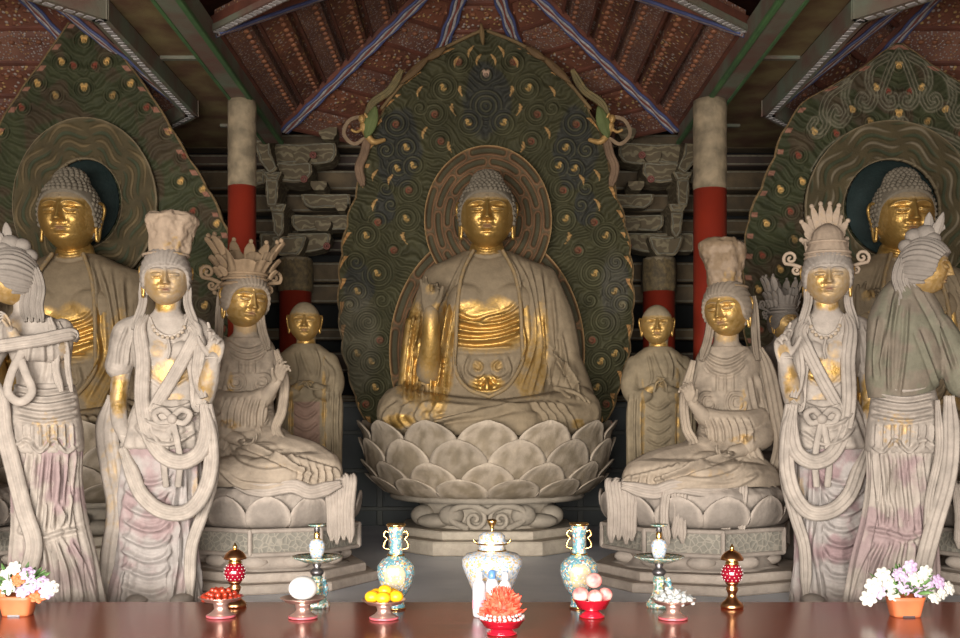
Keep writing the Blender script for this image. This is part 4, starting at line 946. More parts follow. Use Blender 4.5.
    for a in np.arange(8)*PI/4+PI/8:
        c_ = np.array([X0+86*k1*math.cos(a+rot), 86*k1*math.sin(a+rot), 0]); ed.tube(np.array([c_+(0, 0, -124), c_+(0, 0, -103)]), 2.2, n=6, col=sp*.9)
    t.part('band_frame', ed, 'statue_paint', o1, smooth=False)
    ws = MB(); ws.lathe([(80*k1, -124), (68*k1, -128), (64*k1, -134), (68*k1, -140), (76*k1, -142)], c=(X0, 0, 0), n=48, disp=lambda th: 1+.03*np.cos(th*12), col=sp*.9)
    for a in np.arange(10)*PI/5+.2:
        if math.sin(a) < .3: ws.ell((X0+64*k1*math.cos(a), 64*k1*math.sin(a), -134), (14, 8, 7), n=16, col=sp*1.0)
    t.part('waist', ws, 'statue_paint')
    zb = (PLZ-CZ)/t.s+.3
    s1 = MB(); s1.hull(octp(93*k1), -150, -141.5, 1.2, col=sp*1.35); t.part('step', s1, 'statue_paint', smooth=False)
    s2 = MB(); s2.hull(octp(105*k1), zb, -150.2, 1.5, col=sp*1.4); t.part('step', s2, 'statue_paint', smooth=False)
    return f, t
def band_material():
    m, nt, b = mat_new('side_band'); N = nt.nodes; L = nt.links
    tc = N.new('ShaderNodeTexCoord'); v = N.new('ShaderNodeTexVoronoi'); v.inputs['Scale'].default_value = 26; v.feature = 'DISTANCE_TO_EDGE'; L.new(tc.outputs['Object'], v.inputs['Vector'])
    n = N.new('ShaderNodeTexNoise'); n.inputs['Scale'].default_value = 30; L.new(tc.outputs['Object'], n.inputs['Vector'])
    r = N.new('ShaderNodeValToRGB'); L.new(v.outputs['Distance'], r.inputs['Fac']); e = r.color_ramp.elements; e[0].color = (.24, .21, .165, 1); e[0].position = .03; e[1].color = (.16, .145, .115, 1); e[1].position = .10
    L.new(r.outputs[0], b.inputs['Base Color']); b.inputs['Roughness'].default_value = .85
    bp = N.new('ShaderNodeBump'); bp.invert = True; bp.inputs['Strength'].default_value = .9; bp.inputs['Distance'].default_value = .01; L.new(v.outputs['Distance'], bp.inputs['Height']); L.new(bp.outputs[0], b.inputs['Normal'])
def build_seated():
    band_material()
    def crown(f, body, hc, mp, sp, yw): return leaf_crown(f, body, hc, sp*np.array((.95, .82, .66)), yaw=yw, h=54, L=36, flare=1.3, point=.1)
    a, ta = seated('crowned seated bodhisattva statue with golden face and raised open hand, left of the central Buddha', idm, 7.3, crown)
    ys0 = [238, 300, 345, 386, 415, 440, 470, 487, 520, 603, 620]; ys1 = [244, 309, 354, 408, 432, 452, 478, 487, 520, 603, 620]
    mp = lambda x, y: (724-(x-248)*1.10, float(np.interp(y, ys0, ys1)))
    def hat(f, body, hc, mp_, sp, yw): return tall_hat(f, body, hc, mp_, sp*np.array((.72, .62, .50)), w=23, top=68, lean=-.10, rosette=False, yaw=yw)
    b, tb = seated('seated bodhisattva statue in a tall basket-like hat, right of the central Buddha', mp, 7.3, hat, flip=-1, tone=.93)
    ta.root['label'] = 'octagonal throne with dusty lotus seat under the crowned seated bodhisattva at left'
    tb.root['label'] = 'throne with hanging cloth strips under the seated bodhisattva in the tall hat'
    return (a, ta), (b, tb)
# ---------------------------------------------------------------- monks
def monk(label, mp, D, robe_col, clasp, skirt):
    m3 = lambda pts: [(*mp(p[0], p[1]), *p[2:]) for p in pts]; L5 = lambda lev: [(*mp(a, b), q, rx, rq) for a, b, q, rx, rq in lev]
    f = Fig('monk_statue', D, (*mp(307, 560), 0), label, 'statue', 'monk disciples', basez=PLZ)
    b = MB(); b.loft(L5([(306, 334, 0, 10, 10), (306, 344, 0, 10, 10), (306, 350, 0, 18, 11), (306, 362, 0, 22, 13), (306, 400, 0, 20, 13)]))
    A = lambda B, pts, r: arm(B, m3(pts), r)
    A(b, [(283, 366, 0), (281, 388, 6), (290, 392, 16), (301, 384, 22)], (7, 6.5, 5.5, 4)); A(b, [(330, 366, 0), (333, 388, 6), (324, 390, 16), (316, 386, 22)], (7, 6.5, 5.5, 4))
    o = fuse(b, .9, 4); o.setcol(lambda V: (dusty(robe_col)(V), gmask([(*mp(306, 344), 9, 8, .9), (*mp(295, 388), 12, 5, .5)], V)))
    if clasp:
        h1 = hand(T(*mp(302, 388), 22), (.25, -.3, 1), (.9, -.3, 0), 19, curl=(25, 30, 30, 30), thumb=1); h2 = hand(T(*mp(313, 388), 22), (-.25, -.3, 1), (-.9, -.3, 0), 19, curl=(20, 25, 25, 25), thumb=-1)
    else:
        h1 = hand(T(*mp(299, 386), 22), (.8, -.4, .5), (.3, -.2, -1), 18, curl=(20, 25, 30, 30), thumb=1); h2 = hand(T(*mp(318, 389), 22), (-.9, -.4, .1), (.2, -.2, 1), 18, curl=(20, 25, 30, 30), thumb=1)
    for h in (h1, h2): h.setcol(lambda V: (dusty(robe_col*1.1)(V), gmask([(*mp(308, 380), 8, 6, .3)], V))); o.join(h)
    hc = T(*mp(304.5, 322), 7); yw = 8 if not clasp else -8
    D_, F_ = ico(6)
    head(o, hc, 40, yaw=yw, col=robe_col*1.1, gold=lambda x, z, y: np.clip(1-sstep(z, .12, .26), 0, 1)*.8*(y > -.1), long_ear=.6, full=1.3)
    body = f.part('body', o, 'statue_paint')
    r = MB(); r.loft(L5([(306, 344, -1, 13, 12), (306, 354, 0, 25, 15), (307, 370, 0, 30, 17), (307, 400, 2, 27, 18), (307, 440, 2, 26, 18), (308, 490, 3, 28, 20), (308, 530, 3, 30, 22), (308, 556, 3, 31, 23)]), n=80, m=80, disp=lambda th, t: 1+.03*np.cos(th*15+5*t)*sstep(t, .3, .6))
    A(r, [(284, 362, 0), (279, 382, 6), (284, 394, 12), (294, 392, 18)], (10, 10, 9, 7)); A(r, [(329, 362, 0), (335, 382, 6), (331, 394, 12), (320, 392, 18)], (10, 10, 9, 7))
    r.loft(L5([(286, 388, 12, 8, 8), (284, 410, 12, 9, 10), (284, 440, 10, 9, 11), (284, 470, 10, 9, 11)]), n=30); r.loft(L5([(330, 386, 10, 8, 8), (334, 405, 10, 9, 10), (333, 450, 10, 9, 11), (333, 500, 10, 9, 11)]), n=30)
    o = fuse(r, 1.0, 4); cv = []
    cv += [([(314, 348), (319, 362), (318, 378)], 1.3, 1.8), ([(300, 350), (306, 366), (310, 376)], 1.2, 1.4), ([(296, 352), (300, 372), (298, 382)], 1.2, 1.4)]
    for i in range(7): cv.append(([(294, 400+i*12), (306, 406+i*12), (318, 398+i*12)], 1.3, 1.8))
    for x in (279, 284, 289, 328, 333, 338): cv.append(([(x, 392), (x-1, 425), (x, 468)], 1.2, 2.0))
    for x in (290, 298, 306, 314, 322): cv.append(([(x, 480), (x+2, 520), (x, 555)], 1.4, 1.8))
    for i in range(3): cv.append(([(322+i*4, 356+i*4), (330+i*2, 374), (324+i*4, 392)], 1.2, 1.4))
    carve(o, map_curves(cv, mp))
    def rc(V):
        X, Z = inv(V); inn = ((X > mp(294, 0)[0]) & (X < mp(320, 0)[0]) | (X < mp(294, 0)[0]) & (X > mp(320, 0)[0])) & (Z > mp(0, 402)[1]); w = (inn*.8)[:, None] if skirt is not None else 0
        c = dusty(robe_col, robe_col*.7, .3, 12)(V); c = c*(1-w)+(skirt if skirt is not None else 0)*w
        return c, gmask([(*mp(291, 420), 2.5, 40, .45), (*mp(324, 420), 2.5, 60, .4)], V, nz=5, amp=1.2)
    o.setcol(rc); f.part('robe', o, 'statue_paint', body)
    return f
def build_monks():
    rc = np.array((.20, .155, .095))
    a = monk('monk statue with golden face and hands before the chest, behind the crowned seated bodhisattva', idm, 8.3, rc, False, np.array((.17, .10, .075)))
    mp = lambda x, y: (659.5+(x-307)*1.05, y+3)
    b = monk('monk statue with clasped hands and golden face in front of the right rear column', mp, 8.3, rc*.95, True, None)
    return a, b
# ---------------------------------------------------------------- side mandorlas with ring haloes
def side_mandorla(label, axis, D, ys, hw, ring, pale, seed, swirl_rows):
    f = Fig('mandorla', D, (axis, 435, 0), label, 'mandorla', 'carved mandorlas')
    n, m = 330, 300; v = np.linspace(0, 1, n); PY = ys[0]+v*(434-ys[0]); HWv = np.interp(PY, ys, hw); k = np.ones(9)/9; HWs = np.convolve(np.pad(HWv, 4, mode='edge'), k, 'valid')
    u = np.linspace(-1, 1, m); U, Pg = np.meshgrid(u, PY); HWg = HWs[:, None]*(1+.015*np.abs(np.sin(Pg/10))); X = U*HWg; AX_ = np.abs(X)
    nz = vnoise(np.stack([X.ravel(), Pg.ravel(), 0*X.ravel()+seed], 1), 24, 3).reshape(X.shape); r_ = np.random.RandomState(seed)
    H = np.zeros_like(X); Wt = np.zeros_like(X); C = np.tile(GRN*np.array((.8, .95, .9)), X.shape+(1,)); G = np.zeros_like(X)
    w = sstep(nz, .52, .6)[..., None]; C = C*(1-w)+np.array((.05, .035, .018))*w
    cx, cy, rx, ry, inn = ring
    for sx, sy, R, t in swirl_rows:
        dx = AX_-sx; dy = Pg-sy; r = np.hypot(dx, dy); th = np.arctan2(dy, dx); w = 1-sstep(r, R*.75, R*1.1)
        H = H*(1-w)+w*(1.9*np.cos(r*2*PI/5.6-th)+1.8*(1-r/R)); Wt = np.maximum(Wt, w)
        s = (1-sstep(np.minimum(r-3, np.hypot(dx-2, dy+3)-2), -.5, .4)); col = (GLD, RED, GLD*.5)[t]; C = C*(1-s[..., None])+col*s[..., None]; G = np.maximum(G, s*(.4 if t == 0 else 0))
    H = H+(1-Wt)*1.4*np.cos((AX_*.5+Pg*.85+24*nz)*2*PI/8.5)
    if pale:                                        # pale scroll outlines flaring over the halo
        for pts in pale:
            P = cr(np.array(pts, float), 60); d = np.full(X.shape, 1e9)
            sel = (Pg < P[:, 1].max()+8)
            for a in P: d[sel] = np.minimum(d[sel], (AX_[sel]-a[0])**2+(Pg[sel]-a[1])**2)
            d = np.sqrt(d); ln = np.exp(-(d/1.1)**2)+.9*np.exp(-((d-3.6)/.8)**2); ln = np.clip(ln, 0, 1)
            C = C*(1-ln[..., None])+np.array((.19, .165, .115))*ln[..., None]; H = H*(1-ln)+2.6*ln
    ridge_highlight = sstep(H, .4, 2.6)[..., None]; C = C*(1-ridge_highlight*.45)+np.array((.08, .072, .038))*ridge_highlight*.45  # ridge highlights coloured in here too, along the worn crests
    ed = HWg-AX_; e = (ed < 2.0)[..., None]; C = np.where(e, RIMC*.8, C); H = H*sstep(ed, 0, 3)+1.0
    tip = ((ed < 9) & (ed > 3) & (np.sin(Pg*.30) > .75)).astype(float)[..., None]; C = C*(1-tip)+np.array((.24, .11, .07))*tip
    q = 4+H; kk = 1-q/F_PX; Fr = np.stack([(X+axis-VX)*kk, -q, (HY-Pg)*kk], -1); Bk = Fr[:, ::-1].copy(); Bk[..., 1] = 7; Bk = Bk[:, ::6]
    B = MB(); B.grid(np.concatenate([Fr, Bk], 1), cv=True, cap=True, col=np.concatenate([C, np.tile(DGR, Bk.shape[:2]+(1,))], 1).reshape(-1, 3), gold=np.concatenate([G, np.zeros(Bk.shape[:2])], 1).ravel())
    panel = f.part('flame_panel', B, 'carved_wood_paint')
    # ring halo
    nr, nt = 70, 400; r = np.linspace(inn, 1, nr); t = np.linspace(0, 2*PI, nt)[:-1]; Rr, Tt = np.meshgrid(r, t, indexing='ij'); Rm = (rx+ry)/2
    ph = (Rr-inn)/(1-inn); pat = np.cos(ph*PI*5+1.6*np.cos(Tt*9))*np.abs(np.cos(Tt*4.5+ph*2))**.3; ln = sstep(pat, .55, .95)
    Cc = np.tile(np.array((.062, .046, .02)), Rr.shape+(1,)); lc = np.array((.12, .085, .04)) if not pale else np.array((.15, .12, .075)); Cc = Cc*(1-ln[..., None])+lc*ln[..., None]
    dk = sstep(-pat, .5, .9)[..., None]; Cc = Cc*(1-dk)+np.array((.04, .045, .022))*dk
    edg = np.clip(np.exp(-((1-Rr)*Rm/1.6)**2)+np.exp(-((Rr-inn)*Rm/1.6)**2), 0, 1); Cc = Cc*(1-edg[..., None])+np.array((.17, .13, .075))*edg[..., None]
    q = 14+1.6*ln-1.0*dk[..., 0]+2.6*edg; kk = 1-q/F_PX; Fr = np.stack([(cx+rx*Rr*np.sin(Tt)-VX)*kk, -q, (HY-cy+ry*Rr*np.cos(Tt))*kk], -1); Bk = Fr.copy(); Bk[..., 1] = -7
    B = MB(); B.grid(np.concatenate([Fr, Bk[::-1]], 0).transpose(1, 0, 2), cu=True, cv=True, col=np.concatenate([Cc, Cc[::-1]], 0).transpose(1, 0, 2).reshape(-1, 3)); f.part('ring_halo', B, 'carved_wood_paint', panel)
    B = MB(); a = np.linspace(0, 2*PI, 64, endpoint=False); rr = np.array([.02, .5, 1.0])[:, None]*inn  # dark disc in place of an open hole, its shade put into the colour
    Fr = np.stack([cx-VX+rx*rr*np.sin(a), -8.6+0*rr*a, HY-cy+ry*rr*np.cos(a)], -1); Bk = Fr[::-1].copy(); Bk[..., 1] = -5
    B.grid(np.concatenate([Fr, Bk]), cv=True, cap=True, col=(.012, .022, .02)); f.part('halo_hole_shade', B, 'carved_wood_paint', panel, label='dark teal disc standing in for the shaded hole of the ring halo')
    return f
def build_sides(bd, lt, se):
    SDX, SD = 3.32, 8.75
    lab = {-1: ('gilded seated Buddha statue at the left with golden face before a ring halo', 'lotus throne under the far left Buddha, mostly hidden'), 1: ('gilded seated Buddha statue at the right with golden face before a ring halo', 'lotus throne under the far right Buddha, mostly hidden')}
    for sx in (-1, 1):
        o = copy_tree(bd.root, (-3.23 if sx < 0 else 3.33, SD, bd.root.location.z-.11), lab[sx][0])
        o2 = copy_tree(lt.root, (sx*SDX, SD, lt.root.location.z), lab[sx][1])
    sw = [(0, 40, 12, 0), (22, 62, 12, 0), (46, 84, 12, 0), (28, 96, 10, 2), (62, 108, 11, 1), (84, 132, 12, 0), (100, 156, 11, 1), (96, 182, 11, 0), (118, 190, 11, 0), (108, 212, 11, 1), (132, 224, 11, 0), (104, 240, 10, 2), (136, 256, 12, 1), (118, 270, 11, 0), (140, 290, 10, 0), (120, 306, 12, 0), (138, 330, 11, 1), (112, 344, 12, 2), (130, 372, 12, 0), (0, 88, 12, 0), (10, 66, 8, 1)]
    a = side_mandorla('broad dark carved mandorla with ring halo behind the far left Buddha', 84, 9.25, [-6, 0, 19, 40, 60, 90, 122, 150, 194, 235, 280, 330, 400, 460, 470], [1, 4, 14, 28, 42, 64, 84, 100, 127, 145, 152, 152, 138, 110, 80], (84, 203, 72, 86, .52), None, 4, sw)
    pale = [[(0, 52), (8, 66), (14, 82), (18, 96), (12, 106), (4, 104), (5, 96), (9, 97)], [(10, 56), (26, 66), (30, 82), (24, 96), (30, 108), (40, 104), (38, 96), (34, 98)], [(30, 62), (48, 76), (54, 96), (50, 112), (58, 124), (68, 118), (64, 108), (60, 112)], [(52, 82), (70, 96), (76, 112), (72, 124), (80, 134), (88, 128), (84, 120)], [(20, 128), (48, 136), (70, 150), (84, 170)], [(4, 120), (14, 130), (40, 142), (62, 160), (50, 148), (26, 140)]]
    b = side_mandorla('dark green carved mandorla with pale scrolled crest and ring halo behind the far right Buddha', 899, 9.25, [43, 48, 62, 83, 100, 131, 162, 197, 217, 250, 300, 350, 400, 460, 470], [1, 12, 30, 62, 95, 116, 127, 142, 150, 154, 156, 152, 138, 110, 80], (892, 208, 86, 88, .56), pale, 9, [(s0, s1+26 if s1 < 130 else s1, s2, s3) for s0, s1, s2, s3 in sw])
    # attendants half outside the frame
    (fa, ta), (fb, tb) = se
    d = 3.88
    for src, tsrc, x0, lb, lt_ in ((fa, ta, -3.52, 'seated bodhisattva statue cut off by the left frame edge, mostly hidden', 'dusty throne at the left frame edge behind the bare-backed bodhisattva'), (fb, tb, 3.50, 'seated bodhisattva statue cut off by the right frame edge, mostly hidden', 'dusty throne at the right frame edge behind the caped bodhisattva')):
        dx = x0-src.root.location.x
        copy_tree(src.root, (x0, src.root.location.y-.3, src.root.location.z), lb); copy_tree(tsrc.root, (tsrc.root.location.x+dx, tsrc.root.location.y-.3, tsrc.root.location.z), lt_)

def back_figure(label, mp, D, flip, cape, tone):
    """bodhisattva seen from behind at three-quarters; coordinates of the far left one"""
    m3 = lambda pts: [(*mp(p[0], p[1]), *p[2:]) for p in pts]; L5 = lambda lev: [(*mp(a, b), q, rx, rq) for a, b, q, rx, rq in lev]
    A = lambda B, pts, r: arm(B, m3(pts), r); sp = PALE*tone; pb = HY+(CZ-PLZ)/D*F_PX
    f = Fig('bodhisattva_statue', D, (*mp(55, 604), 0), label, 'statue', 'bodhisattvas seen from behind', basez=PLZ)
    b = MB(); b.loft(L5([(24, 296, 0, 11, 11), (28, 312, 0, 14, 12), (34, 322, 0, 28, 16), (38, 338, 0, 34, 19), (42, 365, 0, 28, 18), (45, 390, 2, 27, 19), (45, 420, 2, 33, 24), (45, 450, 2, 36, 26)]), e=2.2)
    if not cape: A(b, [(62, 330, -2), (58, 350, 14), (30, 352, 34)], (12, 11, 9)); A(b, [(30, 352, 34), (18, 342, 38), (12, 332, 38)], (8, 7, 5.5))
    A(b, [(8, 332, -6), (-8, 360, 0), (-14, 390, 6)], (12, 10, 8))
    o = fuse(b, 1.0, 4)
    carve(o, map_curves([([(46, 330), (48, 360), (44, 385)], 2, -1.6), ([(30, 345), (28, 365), (34, 382)], 1.6, 1.2)], mp))
    o.setcol(lambda V: (dusty(sp)(V), gmask([(*mp(14, 330), 8, 12, .4), (*mp(64, 352), 5, 20, .3)], V)))
    if not cape:
      h = hand(T(*mp(12, 334), 38), (-flip*.2, -.1, 1), (-flip*.8, -.4, 0), 28, curl=(20, 35, 45, 50), thumb=flip); h.setcol(lambda V: (dusty(sp)(V), gmask([(*mp(10, 320), 8, 8, .4)], V))); o.join(h)
    hc = T(*mp(12, 278), 6); yw = -flip*62
    head(o, hc, 54, yaw=yw, pitch=-4, ears=False, col=sp, gold=lambda x, z, y: np.clip(1-sstep(z, .14, .25), 0, 1)*.8*(y > -.1), sub=6)
    body = f.part('body', o, 'statue_paint')
    hb = MB(); hair_cap(hb, hc, 54, yaw=yw, sub=6, col=sp*.62, sz=1.12, line=.24, ridge=.03)
    for i, (x, y, q, r) in enumerate(((10, 244, 0, 11), (22, 246, -2, 9), (30, 256, 0, 8), (4, 250, 6, 9), (26, 268, 4, 8), (33, 276, 0, 7))): hb.ell(T(*mp(x, y), q), (r, r*.9, r*.85), n=18, col=sp*.66)
    for x in (20, 26, 32, 37): hb.ribbon(cr([T(*mp(x, 268), 10), T(*mp(x+5, 288), 12), T(*mp(x+3, 306), 14), T(*mp(x+6, 322), 18)], 30), band_w(30, 7, .6, .4), 2.5, groov=2, col=sp*.68)
    spiral(hb, T(*mp(-2, 238), 6), 6, 1.3, 1.8, flip=-flip, tail=T(*mp(8, 252), 4), col=sp*.8); leaf(hb, T(*mp(2, 250), 6), T(*mp(-8, 222), 8), 9, 2, col=sp*.8); leaf(hb, T(*mp(8, 246), 2), T(*mp(6, 222), 2), 10, 2, col=sp*.8)
    f.part('hair', hb, 'statue_paint', body)
    sk = MB(); sk.loft(L5([(45, 410, 2, 32, 24), (46, 440, 3, 36, 27), (47, 480, 3, 34, 26), (50, 520, 3, 36, 27), (54, 560, 3, 42, 31), (58, pb+1, 3, 48, 36)]), n=120, m=80, disp=lambda th, t: 1+.04*np.cos(th*15+2*np.sin(3*t))*sstep(t, .1, .5)+.02*np.cos(th*31))
    o = fuse(sk, 1.05, 2); cv = []
    for i in range(7): x = 20+i*8; cv.append(([(x+8, 450), (x+3, 500), (x, 532)], 1.6, 2.4)); 
    for i in range(7): cv.append(([(28+i*7, 540), (26+i*10, 570), (18+i*13, 603)], 1.8, 2.4))
    cv += [([(16, 530), (40, 538), (62, 532), (84, 528)], 2, 2.6), ([(56, 452), (58, 500), (66, 532)], 2, 3)]
    carve(o, map_curves(cv, mp))
    def skc(V):
        X, Z = inv(V); n = vnoise(V, 26, 4); w = sstep(n, .42, .58)[:, None]; c = PINK*tone*1.05*w+PALE*.95*tone*(1-w); d = sstep(Z, 540, 600)[:, None]*.6; return c*(1-d)+PALE*tone*d, 0*X
    o.setcol(skc); f.part('skirt', o, 'statue_paint', body)
    w = MB(); w.loft(L5([(45, 384, 2, 29, 20), (45, 396, 2, 32, 24), (44, 412, 3, 35, 27), (44, 430, 3, 38, 29), (45, 450, 3, 38, 29), (45, 453, 3, 34, 25)]), n=110, m=44)
    o = fuse(w, 1.0, 2); cv = []
    for y in (388, 395, 402, 410, 418): cv.append(([(14, y-2), (45, y+3), (80, y-3)], 1.5, 2.2))
    for i in range(8): cv.append(([(16+i*8, 424), (17+i*8, 448)], 1.3, 1.8))
    cv += [([(12, 450), (26, 440), (40, 452), (54, 440), (66, 452), (80, 444)], 1.6, 2.4)]
    carve(o, map_curves(cv, mp)); o.setcol(lambda V: (dusty(sp*.95, sp*.7, .3, 9)(V), gmask([(*mp(52, 430), 18, 16, .25)], V, nz=3, amp=1.2))); f.part('waist_wrap', o, 'statue_paint', body)
    sc = MB(); s_ = lambda pts, w_, th=3, n=60, **k: scarf(sc, m3(pts), w_, th, n, col=sp*1.0, **k)
    if not cape:
        s_([(-30, 352, 40), (0, 346, 44), (40, 340, 40), (70, 334, 24), (76, 338, 8)], 13, 3.5, 70)
        s_([(50, 318, 14), (56, 345, 22), (56, 370, 22), (62, 392, 24)], 8, 2); s_([(58, 322, 8), (66, 345, 16), (68, 370, 18), (72, 392, 18)], 6, 2)
        sc.tube(cr(TT(m3([(22, 352, 40), (12, 372, 36), (8, 392, 36), (20, 402, 36), (32, 392, 36), (26, 374, 36), (20, 358, 38)])), 50), (4.5, 3), n=10, col=sp)
        s_([(-14, 370, 20), (0, 400, 26), (4, 430, 30), (14, 470, 34), (24, 510, 36), (34, 545, 38), (26, 580, 40), (20, pb, 40)], 17, 3.5, 90)
        sc.setcol(lambda V: (dusty(sp, sp*.8, .25, 10)(V), 0*V[:, 0])); f.part('scarf', sc, 'statue_paint', body)
    else:
        cb = MB(); cb.loft(L5([(30, 290, -2, 16, 14), (34, 302, -2, 26, 19), (38, 322, 0, 38, 24), (42, 350, 2, 40, 27), (46, 378, 2, 37, 27), (50, 398, 2, 30, 22)]), n=90, m=50)
        A(cb, [(10, 330, 6), (-4, 356, 14), (-12, 384, 18)], (16, 17, 14))
        o = fuse(cb, 1.05, 3); cv = [([(22, 296), (8, 330), (-6, 372)], 2, 3.2), ([(40, 296), (58, 330), (70, 372)], 2, 2.6), ([(46, 304), (60, 350), (60, 394)], 1.8, 2.6), ([(34, 310), (44, 350), (50, 398)], 1.8, 2.2), ([(64, 320), (74, 350), (74, 380)], 1.8, 2.4), ([(30, 330), (20, 360), (10, 388)], 1.8, 2)]
        carve(o, map_curves(cv, mp)); cg = np.array((.115, .105, .072)); o.setcol(lambda V: (dusty(cg, cg*.6+np.array((.06, .035, .03)), .35, 14)(V), 0*V[:, 0])); f.part('cape', o, 'statue_paint', body, label='grey-green shoulder cape')
        s_([(0, 396, 26), (-2, 440, 30), (2, 480, 32), (16, 530, 36), (26, 570, 38), (32, pb, 40)], 18, 3.5, 80)
        s_([(12, 400, 32), (10, 450, 32), (20, 500, 34), (22, 550, 34), (24, pb, 36)], 8, 2.4, 80)
        sc.setcol(lambda V: (dusty(sp*.95, sp*.75, .25, 10)(V), 0*V[:, 0])); f.part('scarf', sc, 'statue_paint', body)
    return f
def small_attendant():
    f = Fig('bodhisattva_statue', 7.95, (781, 470, 0), 'small dim crowned bodhisattva statue peeping out behind the plumed standing one', 'statue')
    sp = PALE*.5; b = MB(); b.loft([(781, 328, 0, 7, 7), (781, 340, 0, 8, 8), (781, 350, 0, 18, 11), (781, 370, 0, 20, 12), (781, 420, 0, 18, 13), (781, 455, 0, 26, 20), (781, 470, 0, 34, 26)])
    arm(b, [(765, 356, 0), (760, 385, 6), (772, 400, 18)], (7, 6.5, 5)); arm(b, [(797, 356, 0), (802, 385, 6), (790, 400, 18)], (7, 6.5, 5)); b.ell(T(781, 462, 14), (44, 30, 11))
    o = fuse(b, 1.1, 4); o.setcol(lambda V: (dusty(sp)(V), 0*V[:, 0])); hc = T(783, 322, 6); head(o, hc, 34, yaw=30, col=sp, gold=lambda x, z, y: np.clip(1-sstep(z, .15, .25), 0, 1)*.7*(y > -.1))
    body = f.part('body', o, 'statue_paint'); hb = MB(); hair_cap(hb, hc, 34, yaw=30, col=sp*.8); f.part('hair', hb, 'statue_paint', body)
    leaf_crown(f, body, hc, sp*1.3, yaw=30, h=34, L=40, flare=.6); r = MB(); r.loft([(781, 344, 0, 12, 10), (781, 352, 0, 21, 13), (781, 380, 0, 22, 15), (781, 420, 0, 20, 15), (781, 450, 2, 30, 22)], n=60, disp=lambda th, t: 1+.03*np.cos(th*12+t*4)); r.setcol(lambda V: (dusty(sp*.9)(V), 0*V[:, 0])); f.part('robe', r, 'statue_paint', body)
    pl = MB(); pl.lathe([(30, -50), (34, -56), (32, -64), (24, -70), (24, -130), (28, -136), (28, (PLZ-CZ)/f.s+.5)], c=(T(781, 470)[0], 0, 0), n=32, col=sp*.7)
    t = Fig('throne_pedestal', 7.95, (781, 560, 0), 'narrow pedestal under the small dim crowned bodhisattva', 'throne', basez=PLZ); t.part('pedestal', pl, 'statue_paint')
    return f
def build_backs():
    a = back_figure('standing bodhisattva statue at the left frame edge showing its bare back', idm, 6.0, 1, False, .92)
    mp = lambda x, y: (949-x-float(np.interp(y, [200, 290, 340], [14, 12, 0])), y-float(np.interp(y, [200, 300, 340], [10, 10, 0])))
    b = back_figure('standing bodhisattva statue at the right frame edge seen from behind in a grey-green cape', mp, 5.88, -1, True, .85)
    small_attendant(); return a, b
# ---------------------------------------------------------------- offering table and what stands on it
TZ = .85
def lacquer():
    m, nt, b = mat_new('table_lacquer'); N = nt.nodes; L = nt.links
    tc = N.new('ShaderNodeTexCoord'); mp = N.new('ShaderNodeMapping'); mp.inputs['Scale'].default_value = (.5, 6, 6); L.new(tc.outputs['Object'], mp.inputs[0])
    n = N.new('ShaderNodeTexNoise'); n.inputs['Scale'].default_value = 4; n.inputs['Detail'].default_value = 8; L.new(mp.outputs[0], n.inputs['Vector'])
    r = N.new('ShaderNodeValToRGB'); L.new(n.outputs['Fac'], r.inputs['Fac']); e = r.color_ramp.elements; e[0].position = .3; e[0].color = (.14, .028, .015, 1); e[1].position = .75; e[1].color = (.27, .055, .03, 1)
    L.new(r.outputs[0], b.inputs['Base Color']); b.inputs['Roughness'].default_value = .2; b.inputs['Specular IOR Level'].default_value = .35
def cloisonne(name, base, c2, c3, scale=130, gold=(.6, .42, .15)):
    m, nt, b = mat_new(name); N = nt.nodes; L = nt.links
    tc = N.new('ShaderNodeTexCoord'); v = N.new('ShaderNodeTexVoronoi'); v.inputs['Scale'].default_value = scale; L.new(tc.outputs['Object'], v.inputs['Vector'])
    sp = N.new('ShaderNodeSeparateColor'); L.new(v.outputs['Color'], sp.inputs[0]); r = N.new('ShaderNodeValToRGB'); r.color_ramp.interpolation = 'CONSTANT'; L.new(sp.outputs[0], r.inputs['Fac'])
    e = r.color_ramp.elements; e[0].color = (*base, 1); e[1].position = .45; e[1].color = (*c2, 1)
    for p, c in ((.66, (.62, .60, .55)), (.80, c3), (.9, gold)): x = e.new(p); x.color = (*c, 1)
    L.new(r.outputs[0], b.inputs['Base Color']); b.inputs['Roughness'].default_value = .25; b.inputs['Metallic'].default_value = .15
simple('gilt_metal', (.75, .48, .16), .25, metal=1); simple('copper_gold', (.72, .36, .16), .28, metal=1, noise=.2, nscale=20); simple('dish_metal', (.55, .36, .30), .3, metal=.8); simple('dish_pink', (.55, .12, .14), .3, metal=.2)
simple('red_glass', (.55, .012, .03), .12, trans=.25, coat=.5); simple('white_dot', (.50, .42, .40), .4); simple('ruby', (.20, .004, .014), .15, coat=.6)
simple('orange_fruit', (.85, .42, .01), .4, bump=.2, bscale=150); simple('date_red', (.42, .045, .015), .3, col2=(.24, .02, .01), nscale=30, coat=.3)
simple('cake_white', (.66, .64, .60), .55); simple('peach_skin', (.80, .50, .42), .5, col2=(.65, .12, .12), nscale=14); simple('candy_wrap', (.38, .33, .28), .3, col2=(.45, .50, .50), nscale=40)
simple('terracotta', (.52, .13, .045), .5, noise=.25, nscale=10); simple('leaf_green', (.10, .20, .05), .6, col2=(.06, .12, .03), nscale=20)
simple('petal_white', (.46, .44, .38), .6); simple('petal_lilac', (.38, .24, .37), .6, col2=(.42, .33, .42), nscale=30); simple('petal_orange', (.60, .13, .04), .6); simple('petal_pink', (.70, .35, .42), .6)
simple('petal_red', (.85, .06, .03), .55, col2=(.90, .14, .07), nscale=25); simple('bottle_white', (.62, .58, .58), .25, coat=.4); simple('bottle_blue', (.10, .22, .45), .3); simple('dark_metal', (.12, .11, .11), .35, metal=.8)
